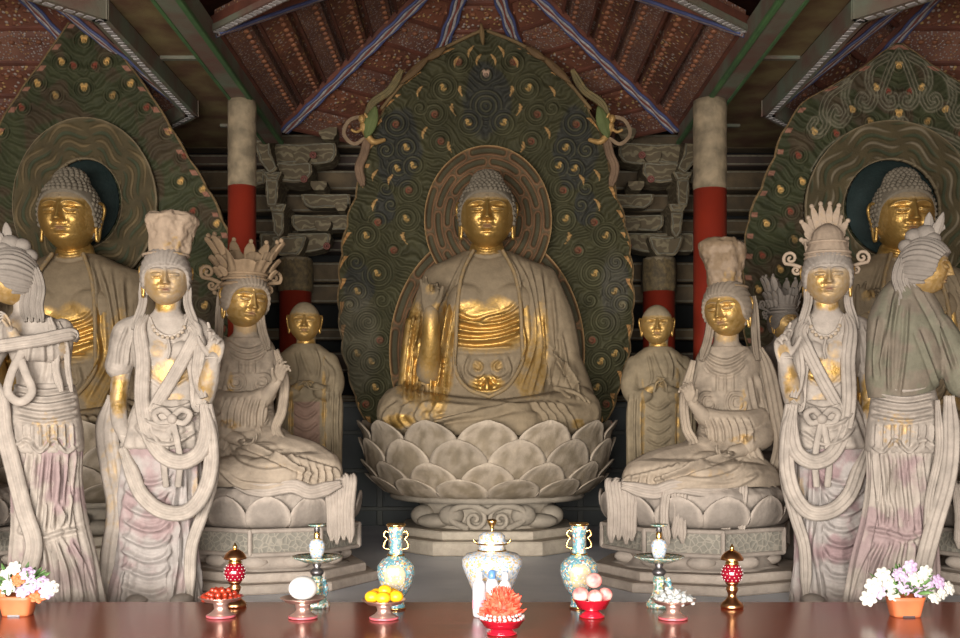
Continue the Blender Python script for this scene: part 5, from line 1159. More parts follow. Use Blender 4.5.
lacquer(); cloisonne('enamel_teal', (.10, .25, .29), (.22, .36, .38), (.36, .14, .09)); cloisonne('enamel_pale', (.50, .52, .56), (.25, .36, .48), (.55, .35, .14), 110); cloisonne('enamel_green', (.12, .22, .18), (.30, .36, .30), (.40, .20, .12), 130); cloisonne('enamel_gold', (.50, .40, .24), (.42, .36, .28), (.30, .30, .26), 140)
tb = root('offering_table', (0, 4.5, 0), 'long dark red lacquered altar table crossing the bottom of the picture', 'table')
B = MB(); B.box((-3.1, 3.7, TZ-.06), (3.1, 5.44, TZ)); make('table_top', B, 'table_lacquer', tb, smooth=False, bevel=.01)
B = MB(); B.box((-2.95, 3.8, TZ-.2), (2.95, 5.34, TZ-.061)); make('apron', B, 'table_lacquer', tb, smooth=False, bevel=.01)
for x in (-2.9, 2.9):
    for y in (3.9, 5.24): B = MB(); B.box((x-.06, y-.06, .002), (x+.06, y+.06, TZ-.2)); make('leg', B, 'table_lacquer', tb, smooth=False, bevel=.01)
class Item:
    """thing on the table: coordinates in photo px around its base centre"""
    def __init__(s, name, px, pyb, label, cat, group=None, z=None):
        s.D = (CZ-TZ)*F_PX/(pyb-HY); s.s = s.D/F_PX; s.x = (px-VX)*s.s
        s.root = root(name, (s.x, s.D, TZ+.001 if z is None else z), label, cat, group)
    def part(s, name, B, mat, parent=None, **k):
        o = np.array(s.root.location); m = MB(); m.V = [B.verts()*s.s+o]; m.F, m.C, m.G, m.n = B.F, B.C, B.G, B.n; return make(name, m, mat, parent or s.root, **k)
    def at(s, x, y, z): return (s.root.location.x+x*s.s, s.root.location.y+y*s.s, s.root.location.z+z*s.s)
def lat(prof, n=48, c=(0, 0, 0), disp=None): B = MB(); B.lathe(prof, c=c, n=n, disp=disp); return B
def pile(name, mat, src_mb, it, spots, labels, cat, group, rs=None, sub=None):
    """separate small things lying on a dish"""
    first = None; r = np.random.RandomState(11)
    for i, (x, y, z, sc_) in enumerate(spots):
        lb = labels if isinstance(labels, str) else labels[i]
        if first is None:
            m = MB(); m.V = [src_mb.verts()*it.s]; m.F, m.C, m.G, m.n = src_mb.F, src_mb.C, src_mb.G, src_mb.n
            m.V = [m.V[0]+np.array(it.at(0, 0, 0))]; first = make(name, m, mat, origin=it.at(0, 0, 0)); o = first
        else: o = first.copy(); COL.objects.link(o)
        o.location = it.at(x, y, z); o.scale = (sc_,)*3; o.rotation_euler = (r.rand()*1.0 if rs else 0, r.rand()*1.0 if rs else 0, r.rand()*6)
        tag(o, lb, cat, group)
        if sub and i == 0: sub(o)
def footed_dish(px, pyb, label, w=22, rim=20, mats=('dish_metal', 'dish_pink'), cup=4):
    it = Item('footed_dish', px, pyb, label, 'dish', 'footed offering dishes')
    it.part('stem', lat([(w*.62, 0), (w*.60, 2.5), (w*.42, 5), (w*.30, 8), (w*.34, rim-cup-3), (w*.42, rim-cup-1)]), mats[1] if mats[0] == 'red_glass' else 'dish_metal')
    B = MB(); B.tube(np.array([(w*.62*math.cos(a), w*.62*math.sin(a), 1.2) for a in np.linspace(0, 2*PI, 41)[:-1]]), 1.2, n=8, closed=True); it.part('foot_ring', B, mats[1])
    it.part('bowl', lat([(w*.3, rim-cup-1), (w*.75, rim-cup), (w, rim), (w*1.03, rim+.4), (w*.98, rim+.6), (w*.7, rim-cup+1.6), (2, rim-cup+1.2)]), mats[0])
    it.rim = rim-cup+1.4; return it
# dates
it = footed_dish(221, 617, 'metal footed dish heaped with red dates')
r = np.random.RandomState(2); B = MB(); B.ell((0, 0, 0), (3.1, 2.5, 2.5), n=14)
sp = []
for lay, (R, n, z) in enumerate(((17, 17, 4.5), (11, 11, 5.0), (5, 5, 5), (13, 12, 8), (6.5, 7, 9), (2.5, 3, 12), (8, 7, 11.2))):
    for k in range(n): a = k*2*PI/n+lay*.7; sp.append((R*math.cos(a)+r.randn()*.3, R*math.sin(a)+r.randn()*.3, it.rim+z+.3*r.randn()-2, 1+.12*r.randn()))
pile('red_date', 'date_red', B, it, sp, 'glossy red date in the heap on the leftmost footed dish', 'date', 'red dates on the leftmost dish', rs=True)
# white cake
it = footed_dish(303, 618, 'metal footed dish holding one white round cake')
B = MB(); B.ell((0, 0, 12), (14.3, 14.3, 12), n=40); B.xform(lambda v: v*np.array([1, 1, 1])); m = MB(); B.V = [B.verts()*it.s+np.array(it.at(0, 0, it.rim+.3))]; o = make('steamed_cake', B, 'cake_white', origin=it.at(0, 0, it.rim)); tag(o, 'large white round steamed cake on the second dish from the left', 'cake')
# tangerines
it = footed_dish(384, 619, 'metal footed dish holding yellow tangerines', rim=19)
B = MB(); B.ell((0, 0, 0), (7.2, 7.2, 6.1), n=28)
names_ = ['front left', 'front middle', 'front right', 'back left', 'back right', 'topmost']
pile('tangerine', 'orange_fruit', B, it, [(-11.5, -5, it.rim+6.4, 1), (0, -10, it.rim+6.2, 1.02), (12.5, -4, it.rim+6.6, 1), (-8, 9, it.rim+6.6, 1), (8, 9, it.rim+6.6, 1), (1, -.5, it.rim+12, .95)], ['yellow tangerine on the tangerine dish, %s one' % n for n in names_], 'tangerine', 'yellow tangerines')
# wrapped sweets
it = footed_dish(673, 619, 'metal footed dish heaped with wrapped sweets', rim=19)
B = MB(); B.ell((0, 0, 0), (4.4, 3.2, 2.8), n=12); leaf(B, (3.4, 0, 0), (6.6, 0, .5), 4, .5, nrm=(0, 0, 1)); leaf(B, (-3.4, 0, 0), (-6.6, 0, .5), 4, .5, nrm=(0, 0, 1))
sp = []
for lay, (R, n, z) in enumerate(((16, 12, 2.5), (9, 7, 3.5), (3, 2, 5.5), (11, 8, 6), (4, 3, 8.5))):
    for k in range(n): a = k*2*PI/n+lay*.9; sp.append((R*math.cos(a), R*math.sin(a), it.rim+z+1.2, 1+.1*r.randn()))
pile('wrapped_sweet', 'candy_wrap', B, it, sp, 'pale wrapped sweet in the heap on the rightmost footed dish', 'sweet', 'wrapped sweets on the rightmost dish', rs=True)
# peaches in red glass
it = footed_dish(592, 617, 'small red glass footed bowl holding pale peaches', w=19, rim=18, mats=('red_glass', 'red_glass'), cup=9)
B = MB(); B.ell((0, 0, 0), (8.3, 8.3, 7.8), n=30); V = B.verts(); g_ = np.exp(-(V[:, 0]/1.2)**2)*(V[:, 1] < 0)*.7; B.V = [V*(1-g_/9)[:, None]]
pile('peach', 'peach_skin', B, it, [(-11.5, -3, it.rim+12, 1), (2, -10.5, it.rim+11, .93), (13, -1, it.rim+12, .9), (2, 0, it.rim+26, .98)], ['pale pink peach on the red glass bowl, %s one' % n for n in ('left', 'front', 'right', 'topmost')], 'peach', 'peaches in the red glass bowl')
# red flower head in red glass bowl
it = footed_dish(502, 634, 'red glass footed bowl holding a shaggy red flower heap in front', w=23, rim=15, mats=('red_glass', 'red_glass'), cup=8)
fl = root('red_flower_heap', it.at(0, 0, it.rim+5.5), 'shaggy bright red artificial flower heap in the front glass bowl', 'flower')
r = np.random.RandomState(5); B = MB()
for k in range(260):
    a = r.rand()*2*PI; ph = r.rand()**.6*1.45; d = np.array([math.sin(ph)*math.cos(a), math.sin(ph)*math.sin(a), math.cos(ph)]); R = np.array([25, 25, 33])
    p1 = d*R*(.78+.25*r.rand())+np.array([0, 0, 2]); p0 = p1*.55+np.array([0, 0, 2])+r.randn(3)*1.5; leaf(B, p0, p1, 4.2, .7, bend=3*r.randn(), n=8, m=5, nrm=r.randn(3))
B.ell((0, 0, 10), (16, 16, 17), n=20); B.V = [B.verts()*it.s+np.array(fl.location)]; make('petals', B, 'petal_red', fl)
B = MB()
for k in range(26): a = k*2*PI/26; B.ell((21*math.cos(a), 21*math.sin(a), 2+r.rand()*2), (2, 2, 2), n=8)
for k in range(24): a = k*2*PI/24+.1; B.ell((18*math.cos(a), 18*math.sin(a), 5.5+r.rand()), (1.8, 1.8, 1.8), n=8)
B.V = [B.verts()*it.s+np.array(fl.location)]; make('bead_collar', B, 'white_dot', fl, label='collar of white beads')
# brass lamps
def brass_lamp(px, pyb, label):
    it = Item('altar_lamp', px, pyb, label, 'lamp', 'brass lamps with red beaded bodies')
    it.part('base', lat([(11, 0), (11.5, 2), (10, 5), (6.5, 8), (4.5, 11), (4, 14), (5.5, 17), (6, 20), (4, 22), (6, 24), (7, 26)]), 'copper_gold')
    bulb = it.part('red_body', lat([(6, 25), (9, 28), (10.8, 33), (10.5, 38), (8, 42), (6, 43.5)]), 'ruby')
    B = MB()
    for row, z in enumerate((28.5, 31.5, 35, 38.5, 41.5)):
        R = np.interp(z, [25, 28, 33, 38, 42, 43.5], [6, 9, 10.8, 10.5, 8, 6])+.2
        for k in range(14): a = (k+.5*(row % 2))*2*PI/14; B.ell((R*math.cos(a), R*math.sin(a), z), (.55, .5, .55), n=8)
    it.part('studs', B, 'white_dot', bulb)
    it.part('collar', lat([(6, 43), (7, 44.5), (6, 46), (5, 48), (7.5, 49)]), 'gilt_metal')
    it.part('cap', lat([(11.5, 48), (11.3, 49.5), (9.8, 52.3), (7.5, 55), (4.5, 57), (2, 58)]), 'copper_gold'); it.part('finial', lat([(1.4, 57), (2.4, 59), (2.2, 61), (1, 62.5), (.5, 64)], 20), 'gilt_metal')
brass_lamp(235, 607, 'brass lamp with red beaded body behind the dish of dates'); brass_lamp(732, 608, 'brass lamp with red beaded body right of the candle stand by the sweets')
# enamel vases
def vase(px, pyb, label):
    it = Item('enamel_vase', px, pyb, label, 'vase', 'tall enamel vases')
    it.part('foot', lat([(8.5, 0), (9, 2), (8, 7), (8.5, 12)]), 'enamel_teal')
    bd = it.part('vase_body', lat([(8.5, 12), (12, 17), (16.5, 26), (19, 36), (18.5, 43), (14, 49), (8.5, 52), (7.5, 54)], 64), 'enamel_teal')
    B = MB(); a = np.linspace(-.62, .62, 24); z = np.linspace(18, 46, 22); Z_, A_ = np.meshgrid(z, a, indexing='ij'); cc = ((Z_-33)/14)**2; hw_ = np.sqrt(np.clip(1-cc, .002, 1)); R_ = np.interp(Z_, [12, 17, 26, 36, 43, 49], [8.5, 12, 16.5, 19, 18.5, 14])+.45
    G = np.stack([R_*np.sin(A_*hw_), -R_*np.cos(A_*hw_), Z_], -1); Gi = np.stack([(R_-1)*np.sin(A_*hw_), -(R_-1)*np.cos(A_*hw_), Z_], -1)[:, ::-1]; B.grid(np.concatenate([G, Gi], 1), cv=True, cap=True); it.part('medallion', B, 'enamel_gold', bd, label='pale gold oval medallion')
    it.part('neck', lat([(7.5, 54), (6.3, 60), (6.5, 70), (7.5, 78), (9, 83)]), 'enamel_teal'); it.part('lip', lat([(8.6, 82), (9.8, 83.5), (9.4, 85), (8, 84.5)]), 'gilt_metal')
    for R, z in ((7.9, 54), (8.8, 1)): B = MB(); B.tube(np.array([(R*math.cos(a), R*math.sin(a), z) for a in np.linspace(0, 2*PI, 33)[:-1]]), 1, n=8, closed=True); it.part('gilt_ring', B, 'gilt_metal')
    for sx in (-1, 1):
        B = MB(); B.tube(cr([(sx*6.5, 0, 76), (sx*10.5, 0, 77.5), (sx*12, 0, 73), (sx*9, 0, 70), (sx*11.5, 0, 66), (sx*12, 0, 61), (sx*7, 0, 59.5)], 30), 1.1, n=8); it.part('handle', B, 'gilt_metal')
vase(396, 609, 'tall blue-green enamel vase behind the tangerines, left of the incense jar'); vase(579, 608, 'tall blue-green enamel vase behind the peaches, right of the incense jar')
# lidded jar
it = Item('enamel_jar', 492, 610, 'large lidded pale enamel jar in the middle of the table', 'jar')
it.part('jar_body', lat([(16, 0), (17, 3), (16.5, 8), (19, 18), (25, 32), (30, 44), (30, 51), (26, 56), (15, 58.5), (13.5, 60)], 64), 'enamel_pale')
it.part('jar_neck', lat([(13.5, 59.5), (13, 65), (13.5, 66)]), 'enamel_pale')
lid = it.part('lid', lat([(14.5, 65.5), (15.5, 67.5), (13.5, 69), (13, 74), (9, 77.5), (3, 78.5)]), 'enamel_pale')
for z, R in ((59.5, 13.8), (66.5, 15.2), (1, 17)): B = MB(); B.tube(np.array([(R*math.cos(a), R*math.sin(a), z) for a in np.linspace(0, 2*PI, 41)[:-1]]), .9, n=8, closed=True); it.part('gilt_ring', B, 'gilt_metal')
for sx in (-1, 1): B = MB(); B.tube(cr([(sx*13, 0, 66), (sx*17.5, 0, 68), (sx*18.5, 0, 70)], 10), .9, n=8); it.part('lid_hook', B, 'gilt_metal', lid)
it.part('knob', lat([(2.5, 78), (1.5, 80), (2, 83), (4.5, 87), (4.8, 89.5), (3.5, 90.5), (1, 91)], 24), 'gilt_metal', lid)
# small white bottles before the jar
for px, pyb, h, w, lb, cap in ((479, 617, 46, 6.5, 'white porcelain bottle before the incense jar, left one with a red label', 'bottle_white'), (492, 616, 46, 7, 'white porcelain bottle before the incense jar, middle one with a blue cap', 'bottle_blue'), (505, 617, 45, 6.5, 'white porcelain bottle before the incense jar, right one', 'bottle_white')):
    it = Item('porcelain_bottle', px, pyb, lb, 'bottle', 'small white bottles before the jar')
    it.part('bottle_body', lat([(w*.75, 0), (w*.9, 1.5), (w, 6), (w, h*.7), (w*.7, h*.78), (w*.45, h*.82)], 32), 'bottle_white')
    it.part('cap', lat([(w*.5, h*.81), (w*.55, h*.84), (w*.5, h*.97), (w*.2, h)], 24), cap)
    if 'red label' in lb:
        B = MB(); B.lathe([(w*1.01, 8), (w*1.03, 8.5), (w*1.03, 17), (w*1.01, 17.5)], n=32); it.part('label', B, 'petal_pink')
# candle stands
def candle_stand(px, pyb, label):
    it = Item('candle_stand', px, pyb, label, 'candle stand', 'enamel candle stands')
    it.part('base', lat([(12, 0), (12.5, 3), (10, 7), (7.5, 11), (6, 15), (5, 20), (6, 26), (5, 31)], disp=lambda t: 1+.04*np.cos(t*6)), 'enamel_green')
    it.part('knob', lat([(4, 30.5), (6.5, 33), (7, 35.5), (5, 38), (3, 39), (4.5, 42), (3, 45)]), 'dark_metal')
    it.part('drip_dish', lat([(3, 43.5), (12, 44.5), (21, 48), (25, 50), (25.3, 51), (21, 49.5), (10, 46.5), (3, 46)]), 'enamel_green')
    it.part('stem_bulb', lat([(3.5, 46), (5, 48), (7.5, 56), (8, 62), (6.5, 66), (3.5, 68)]), 'enamel_pale'); it.part('gilt_neck', lat([(3.6, 67.5), (2.8, 70), (3.2, 73), (2.2, 75)]), 'gilt_metal')
    it.part('socket', lat([(2.2, 74.5), (3.2, 76), (2.6, 78.5), (3, 80)]), 'dark_metal'); it.part('top_dish', lat([(2.5, 79.5), (8, 81), (9, 82.5), (8, 82), (2, 81)]), 'enamel_green')
    B = MB(); B.tube(cr([(7, -6, 12), (10, -8, 18), (9, -8, 24), (6.5, -5, 27)], 16), np.linspace(3.4, 2.2, 16), n=10); B.ell((8, -8.5, 28), (2.8, 2.8, 3), n=12); it.part('figurine', B, 'enamel_teal')
candle_stand(317, 607, 'enamel candle stand with wide drip dish behind the white cake'); candle_stand(659, 607, 'enamel candle stand with wide drip dish behind the sweets')
# potted flowers
def flower_pot(px, pyb, label, cols, seed, n, spread):
    it = Item('flower_pot', px, pyb, label, 'flower pot', 'potted artificial flowers'); r = np.random.RandomState(seed)
    def sq(w, d, z, k=24):
        a = np.linspace(0, 2*PI, k, endpoint=False); c, s = np.cos(a), np.sin(a); return np.stack([w*np.sign(c)*np.abs(c)**.45, d*np.sign(s)*np.abs(s)**.45, np.full(k, z)], 1)
    B = MB(); B.grid(np.stack([sq(13.5, 10, 0), sq(14, 10.5, 2), sq(17, 13, 16), sq(18, 14, 20), sq(17, 13, 20.2), sq(14, 11, 17)]), cv=True, cap=True); it.part('pot', B, 'terracotta')
    B = MB(); B.box((-6, -10.9, 0), (6, -9, 1.6)); it.part('drain_slot', B, 'dark_metal', smooth=False)
    B = MB()
    for k in range(110):
        a = r.rand()*2*PI; ph = r.rand()**.6*1.5; d = np.array([math.sin(ph)*math.cos(a), math.sin(ph)*math.sin(a)*.6, math.cos(ph)*.75+.08]); p1 = np.array([0, 0, 20])+d*spread*(.6+.4*r.rand()); leaf(B, p1*.55+np.array([0, 0, 9]), p1, 4, .4, bend=2*r.randn(), n=7, m=5, nrm=r.randn(3))
    it.part('foliage', B, 'leaf_green')
    for k in range(n):
        u = (k+.5)/n*2-1; ph = r.rand(); x = u*spread*.92; y = -9-5*r.rand()+4*abs(u); z = 19+(1-u*u)**.5*spread*.72*((k*.618) % 1)**.9+(0 if abs(u) > .7 else 0)
        R = 6.5+2.5*r.rand(); c0 = np.array([x, y, z]); fb = MB(); nrm0 = unit(np.array([u*.6, -1, .35+.3*r.randn()]))
        for lay, (np_, rr, tilt) in enumerate(((7, 1.0, .25), (6, .75, .6), (5, .5, 1.0))):
            e1 = unit(np.cross(nrm0, (0, .2, 1))); e2 = np.cross(nrm0, e1)
            for j in range(np_):
                a = j*2*PI/np_+lay*.5; d = e1*math.cos(a)+e2*math.sin(a); leaf(fb, c0+nrm0*lay*.8, c0+unit(d+nrm0*tilt)*R*rr, R*.75, .5, bend=-1.2, n=7, m=5, nrm=nrm0, pw=.5)
        fb.ell(c0+nrm0*2, (R*.25,)*3, n=10)
        it.part('blossom', fb, cols[r.randint(len(cols))])
flower_pot(905, 616, 'terracotta pot of white and lilac flowers at the right end of the table', ('petal_white', 'petal_white', 'petal_lilac'), 3, 17, 46)
flower_pot(18, 615, 'terracotta pot of white, lilac and orange flowers at the left end of the table', ('petal_white', 'petal_lilac', 'petal_white', 'petal_lilac', 'petal_orange'), 6, 17, 42)
bd = build_buddha(); lt = build_lotus_throne(); md = build_mandorla(); st = build_standing(); se = build_seated(); mk = build_monks(); build_sides(bd, lt, se); build_backs()
# ---------------------------------------------------------------- the hall

def wp(px, py, D): return np.array([(px-VX)/F_PX*D, D, CZ+(HY-py)/F_PX*D])
def xD(px, D): return (px-VX)/F_PX*D
def zD(py, D): return CZ+(HY-py)/F_PX*D
def carved(name, base, dark, dots, scale=26, rough=.7):
    """dark red boards covered with small carved and painted rosettes"""
    m, nt, b = mat_new(name); N = nt.nodes; L = nt.links
    tc = N.new('ShaderNodeTexCoord')
    v = N.new('ShaderNodeTexVoronoi'); v.inputs['Scale'].default_value = scale; L.new(tc.outputs['Object'], v.inputs['Vector'])
    n = N.new('ShaderNodeTexNoise'); n.inputs['Scale'].default_value = 3; n.inputs['Detail'].default_value = 6; L.new(tc.outputs['Object'], n.inputs['Vector'])
    r0 = N.new('ShaderNodeValToRGB'); L.new(n.outputs['Fac'], r0.inputs['Fac']); r0.color_ramp.elements[0].position = .38; r0.color_ramp.elements[1].position = .66
    r0.color_ramp.elements[0].color = (*dark, 1); r0.color_ramp.elements[1].color = (*base, 1)
    r = N.new('ShaderNodeValToRGB'); L.new(v.outputs['Distance'], r.inputs['Fac']); r.color_ramp.elements[0].position = .28; r.color_ramp.elements[1].position = .42
    r.color_ramp.elements[0].color = (1, 1, 1, 1); r.color_ramp.elements[1].color = (0, 0, 0, 1)
    rc = N.new('ShaderNodeValToRGB'); sp = N.new('ShaderNodeSeparateColor'); L.new(v.outputs['Color'], sp.inputs[0]); L.new(sp.outputs[0], rc.inputs['Fac'])
    rc.color_ramp.interpolation = 'CONSTANT'; e = rc.color_ramp.elements; e[0].color = (*dots[0], 1); e[1].position = .35; e[1].color = (*dots[1], 1)
    e2 = e.new(.7); e2.color = (*dots[2], 1)
    mul = N.new('ShaderNodeMath'); mul.operation = 'MULTIPLY'; mul.inputs[1].default_value = .75; L.new(r.outputs[0], mul.inputs[0])
    mx = N.new('ShaderNodeMix'); mx.data_type = 'RGBA'; L.new(mul.outputs[0], mx.inputs[0]); L.new(r0.outputs[0], mx.inputs[6]); L.new(rc.outputs[0], mx.inputs[7])
    L.new(mx.outputs[2], b.inputs['Base Color']); b.inputs['Roughness'].default_value = rough
    bp = N.new('ShaderNodeBump'); bp.inputs['Strength'].default_value = .7; bp.inputs['Distance'].default_value = .015; L.new(r.outputs[0], bp.inputs['Height']); L.new(bp.outputs[0], b.inputs['Normal'])
    return m
def striped(name, cols, scale, axis=1, rough=.65, dist=3):
    m, nt, b = mat_new(name); N = nt.nodes; L = nt.links
    tc = N.new('ShaderNodeTexCoord'); w = N.new('ShaderNodeTexWave'); w.inputs['Scale'].default_value = scale; w.inputs['Distortion'].default_value = dist; w.inputs['Detail'].default_value = 2
    w.bands_direction = 'XYZ'[axis]; L.new(tc.outputs['Object'], w.inputs['Vector'])
    r = N.new('ShaderNodeValToRGB'); L.new(w.outputs['Fac'], r.inputs['Fac']); r.color_ramp.interpolation = 'CONSTANT'; e = r.color_ramp.elements
    e[0].color = (*cols[0], 1); e[1].position = .33; e[1].color = (*cols[1], 1)
    for i, c in enumerate(cols[2:]): x = e.new(.33+.3*(i+1)); x.color = (*c, 1)
    L.new(r.outputs[0], b.inputs['Base Color']); b.inputs['Roughness'].default_value = rough
    return m
carved('carved_ceiling', (.17, .058, .028), (.10, .034, .018), ((.42, .27, .10), (.36, .30, .25), (.20, .07, .035)), 24)
carved('carved_ceiling_fine', (.17, .075, .045), (.11, .045, .03), ((.36, .31, .27), (.28, .24, .22), (.34, .19, .08)), 40)
simple('dark_red_wood', (.12, .035, .018), .7, col2=(.07, .022, .012), nscale=5, bump=.3)
simple('rust_wood', (.20, .075, .03), .7, col2=(.13, .045, .02), nscale=6, bump=.3)
simple('brown_board', (.17, .125, .05), .75, col2=(.10, .048, .022), nscale=3.5, bump=.3)
simple('green_beam_paint', (.12, .14, .095), .7, col2=(.12, .062, .045), nscale=3, bump=.3)
simple('bright_green_paint', (.06, .14, .045), .65, col2=(.04, .09, .035), nscale=5)
simple('rib_blue_stripe', (.05, .06, .14), .6); simple('rib_white_stripe', (.36, .33, .31), .6, noise=.4, nscale=20); simple('rib_red_stripe', (.17, .05, .035), .6)
simple('red_lacquer', (.24, .022, .008), .5, col2=(.19, .018, .008), nscale=3)
simple('bare_timber', (.25, .19, .115), .85, col2=(.13, .10, .06), nscale=9, bump=.8, bscale=25)
def bracket_mat():
    m, nt, b = mat_new('bracket_paint'); N = nt.nodes; L = nt.links
    tc = N.new('ShaderNodeTexCoord'); w = N.new('ShaderNodeTexWave'); w.wave_type = 'RINGS'; w.inputs['Scale'].default_value = 5; w.inputs['Distortion'].default_value = 9; w.inputs['Detail'].default_value = 2; w.inputs['Detail Scale'].default_value = 1.6
    L.new(tc.outputs['Object'], w.inputs['Vector']); r = N.new('ShaderNodeValToRGB'); L.new(w.outputs['Fac'], r.inputs['Fac']); e = r.color_ramp.elements
    e[0].color = (.10, .07, .032, 1); e[0].position = .60; e[1].color = (.19, .15, .08, 1); e[1].position = .90
    n = N.new('ShaderNodeTexNoise'); n.inputs['Scale'].default_value = 7; L.new(tc.outputs['Object'], n.inputs['Vector'])
    mx = N.new('ShaderNodeMix'); mx.data_type = 'RGBA'; mx.blend_type = 'MULTIPLY'; mx.inputs[0].default_value = .5; L.new(r.outputs[0], mx.inputs[6]); L.new(n.outputs['Fac'], mx.inputs[7])
    L.new(mx.outputs[2], b.inputs['Base Color']); b.inputs['Roughness'].default_value = .75
bracket_mat()
simple('bracket_outline', (.17, .15, .10), .7, noise=.4, nscale=20)
simple('bracket_red', (.16, .05, .035), .7)
simple('wall_beam_wood', (.115, .078, .038), .8, col2=(.06, .042, .022), nscale=5, bump=.4)
simple('wall_beam_dark', (.06, .035, .02), .8, col2=(.035, .022, .015), nscale=5, bump=.4)
simple('boss_wood', (.15, .105, .045), .8, col2=(.07, .05, .025), nscale=22, bump=.8)
simple('niche_dark', (.010, .010, .009), .9)
simple('cabinet_teal', (.022, .028, .026), .6, col2=(.015, .018, .016), nscale=4)
simple('cabinet_frame', (.05, .052, .04), .6, col2=(.035, .035, .03), nscale=4)
simple('platform_stone', (.74, .77, .82), .4, col2=(.62, .66, .72), nscale=2.5, bump=.15)
simple('ground_brick', (.16, .15, .14), .8, col2=(.11, .10, .09), nscale=3)
simple('plaster', (.20, .12, .08), .9, col2=(.14, .08, .06), nscale=2)

g = MB(); g.box((-9, -6, -.2), (9, 14, 0)); struct('floor', g, 'ground_brick', smooth=False)
g = MB(); g.box((-6.2, 5.50, .002), (6.2, 12.2, PLZ)); struct('trim_1', g, 'platform_stone', smooth=False, label='raised stone altar platform')
g = MB(); g.box((-6.5, 12.3, .002), (6.5, 12.6, 6.2)); struct('wall_back', g, 'niche_dark', smooth=False)
for nm, x0, x1 in (('wall_left', -6.8, -6.5), ('wall_right', 6.5, 6.8)):
    g = MB(); g.box((x0, -.5, .002), (x1, 12.6, 6.2)); struct(nm, g, 'plaster', smooth=False)
g = MB(); g.box((-6.8, -1.2, 6.2), (6.8, 12.6, 6.4)); struct('ceiling', g, 'dark_red_wood', smooth=False)

# --- coffered vaults
ZV = CZ+2.8
def vault(cx, cy, poly, zb, apex, rings_, mat_a='carved_ceiling', step=.035):
    """board rings step by step towards the apex; returns ring objects under one root"""
    rt = root('carved_vault', (cx, cy, zb), None, None)
    P = np.array(poly); n = len(P)
    def ringpts(t): return np.c_[cx+(P[:, 0]-cx)*(1-t), cy+(P[:, 1]-cy)*(1-t), np.full(n, zb+(apex-zb)*t)]
    for i in range(rings_):
        t0, t1 = .98*i/rings_, .98*(i+1)/rings_
        tm = t0+(t1-t0)*.80
        a, b = ringpts(t0), ringpts(tm); c = ringpts(t1)
        lip = np.array([0, 0, -step])
        B = MB(); sec = np.stack([a+lip, b+lip, b+(0, 0, .03), c+(0, 0, .03), c+(0, 0, .07), a+(0, 0, .07)])
        B.grid(np.concatenate([sec], 0).transpose(1, 0, 2), cu=True, cv=True)
        make('carved_board_ring', B, mat_a if i % 2 else 'carved_ceiling_fine', rt, smooth=False)
        # moulding strip with beads at the ring's lower edge
        B = MB(); d = np.array([0, 0, -step-.02]); ins = ringpts(t0+(tm-t0)*.10); e1 = ringpts(t0)
        B.grid(np.stack([e1+d, ins+d, ins+(0, 0, 0), e1+(0, 0, 0)]).transpose(1, 0, 2), cu=True, cv=True)
        make('moulding', B, 'dark_red_wood', rt, smooth=False)
        B = MB(); mid = ringpts(tm-.35*(t1-t0)*.5)
        for j in range(n):
            p, q = mid[j], mid[(j+1) % n]; L = np.linalg.norm(q-p); k = max(2, int(L/.11))
            if L < .25: continue
            for s in range(k):
                B.ell(p+(q-p)*(s+.5)/k+np.array([0, 0, -step-.004]), (.028, .028, .018), n=8, col=(.2, .12, .06))
        if B.n: make('bead_row', B, 'rust_wood', rt)
    return rt, ringpts
def rib(rt, p0, p1, w=.065, drop=.10):
    p0, p1 = np.array(p0), np.array(p1); ax = unit(p1-p0); side = unit(np.cross(ax, (0, 0, 1))); dn = unit(np.cross(ax, side)); dn = dn if dn[2] < 0 else -dn
    B = MB(); c = [(-w, 0), (w, 0), (w*.8, drop*.4), (-w*.8, drop*.4)]
    B.grid(np.stack([np.stack([p+side*a+dn*b for a, b in c]) for p in (p0, p1)]), cv=True, cap=True); base = make('hip_rib', B, 'dark_red_wood', rt, smooth=False)
    nm = 70; t = np.linspace(0, 1, nm); C = p0+np.outer(t, p1-p0)
    for k, (off, m) in enumerate(((-.045, 'rib_blue_stripe'), (-.022, 'rib_white_stripe'), (0.0, 'rib_red_stripe'), (.022, 'rib_white_stripe'), (.045, 'rib_blue_stripe'))):
        B = MB(); wob = .007*np.sin(t*60+k*1.3)
        B.tube(C+side*(off+wob)[:, None]+dn*(drop*.4+.012), .014, n=8, rnd=False); make('painted_cord', B, m, base)
cpoly = [(-.81, 11.4), (-1.86, 10.35), (-1.86, 7.7), (-.81, 6.6), (.81, 6.6), (1.86, 7.7), (1.86, 10.35), (.81, 11.4)]
APX = CZ+.445*9.0
rt, rp = vault(0, 9.0, cpoly, ZV, APX, 8)
rt.name = 'carved_vault'; tag(rt, kind='structure'); rt.name = 'trim_2'
a0, a1 = rp(0), rp(.97)
for j in range(8): rib(rt, a0[j]-(0, 0, .05), a1[j]-(0, 0, .05))
g = MB()
for j in range(8):
    p, q = a0[j], a0[(j+1) % 8]
rimin = np.array(cpoly); out = np.array([0, 9.0])+(rimin-[0, 9.0])*1.012
g.grid(np.stack([np.c_[rimin*1.0, np.full(8, ZV-.05)], np.c_[out, np.full(8, ZV-.05)], np.c_[out, np.full(8, ZV+.02)], np.c_[rimin, np.full(8, ZV+.02)]]).transpose(1, 0, 2), cu=True, cv=True)
make('border_frame', g, 'dark_red_wood', rt, smooth=False)
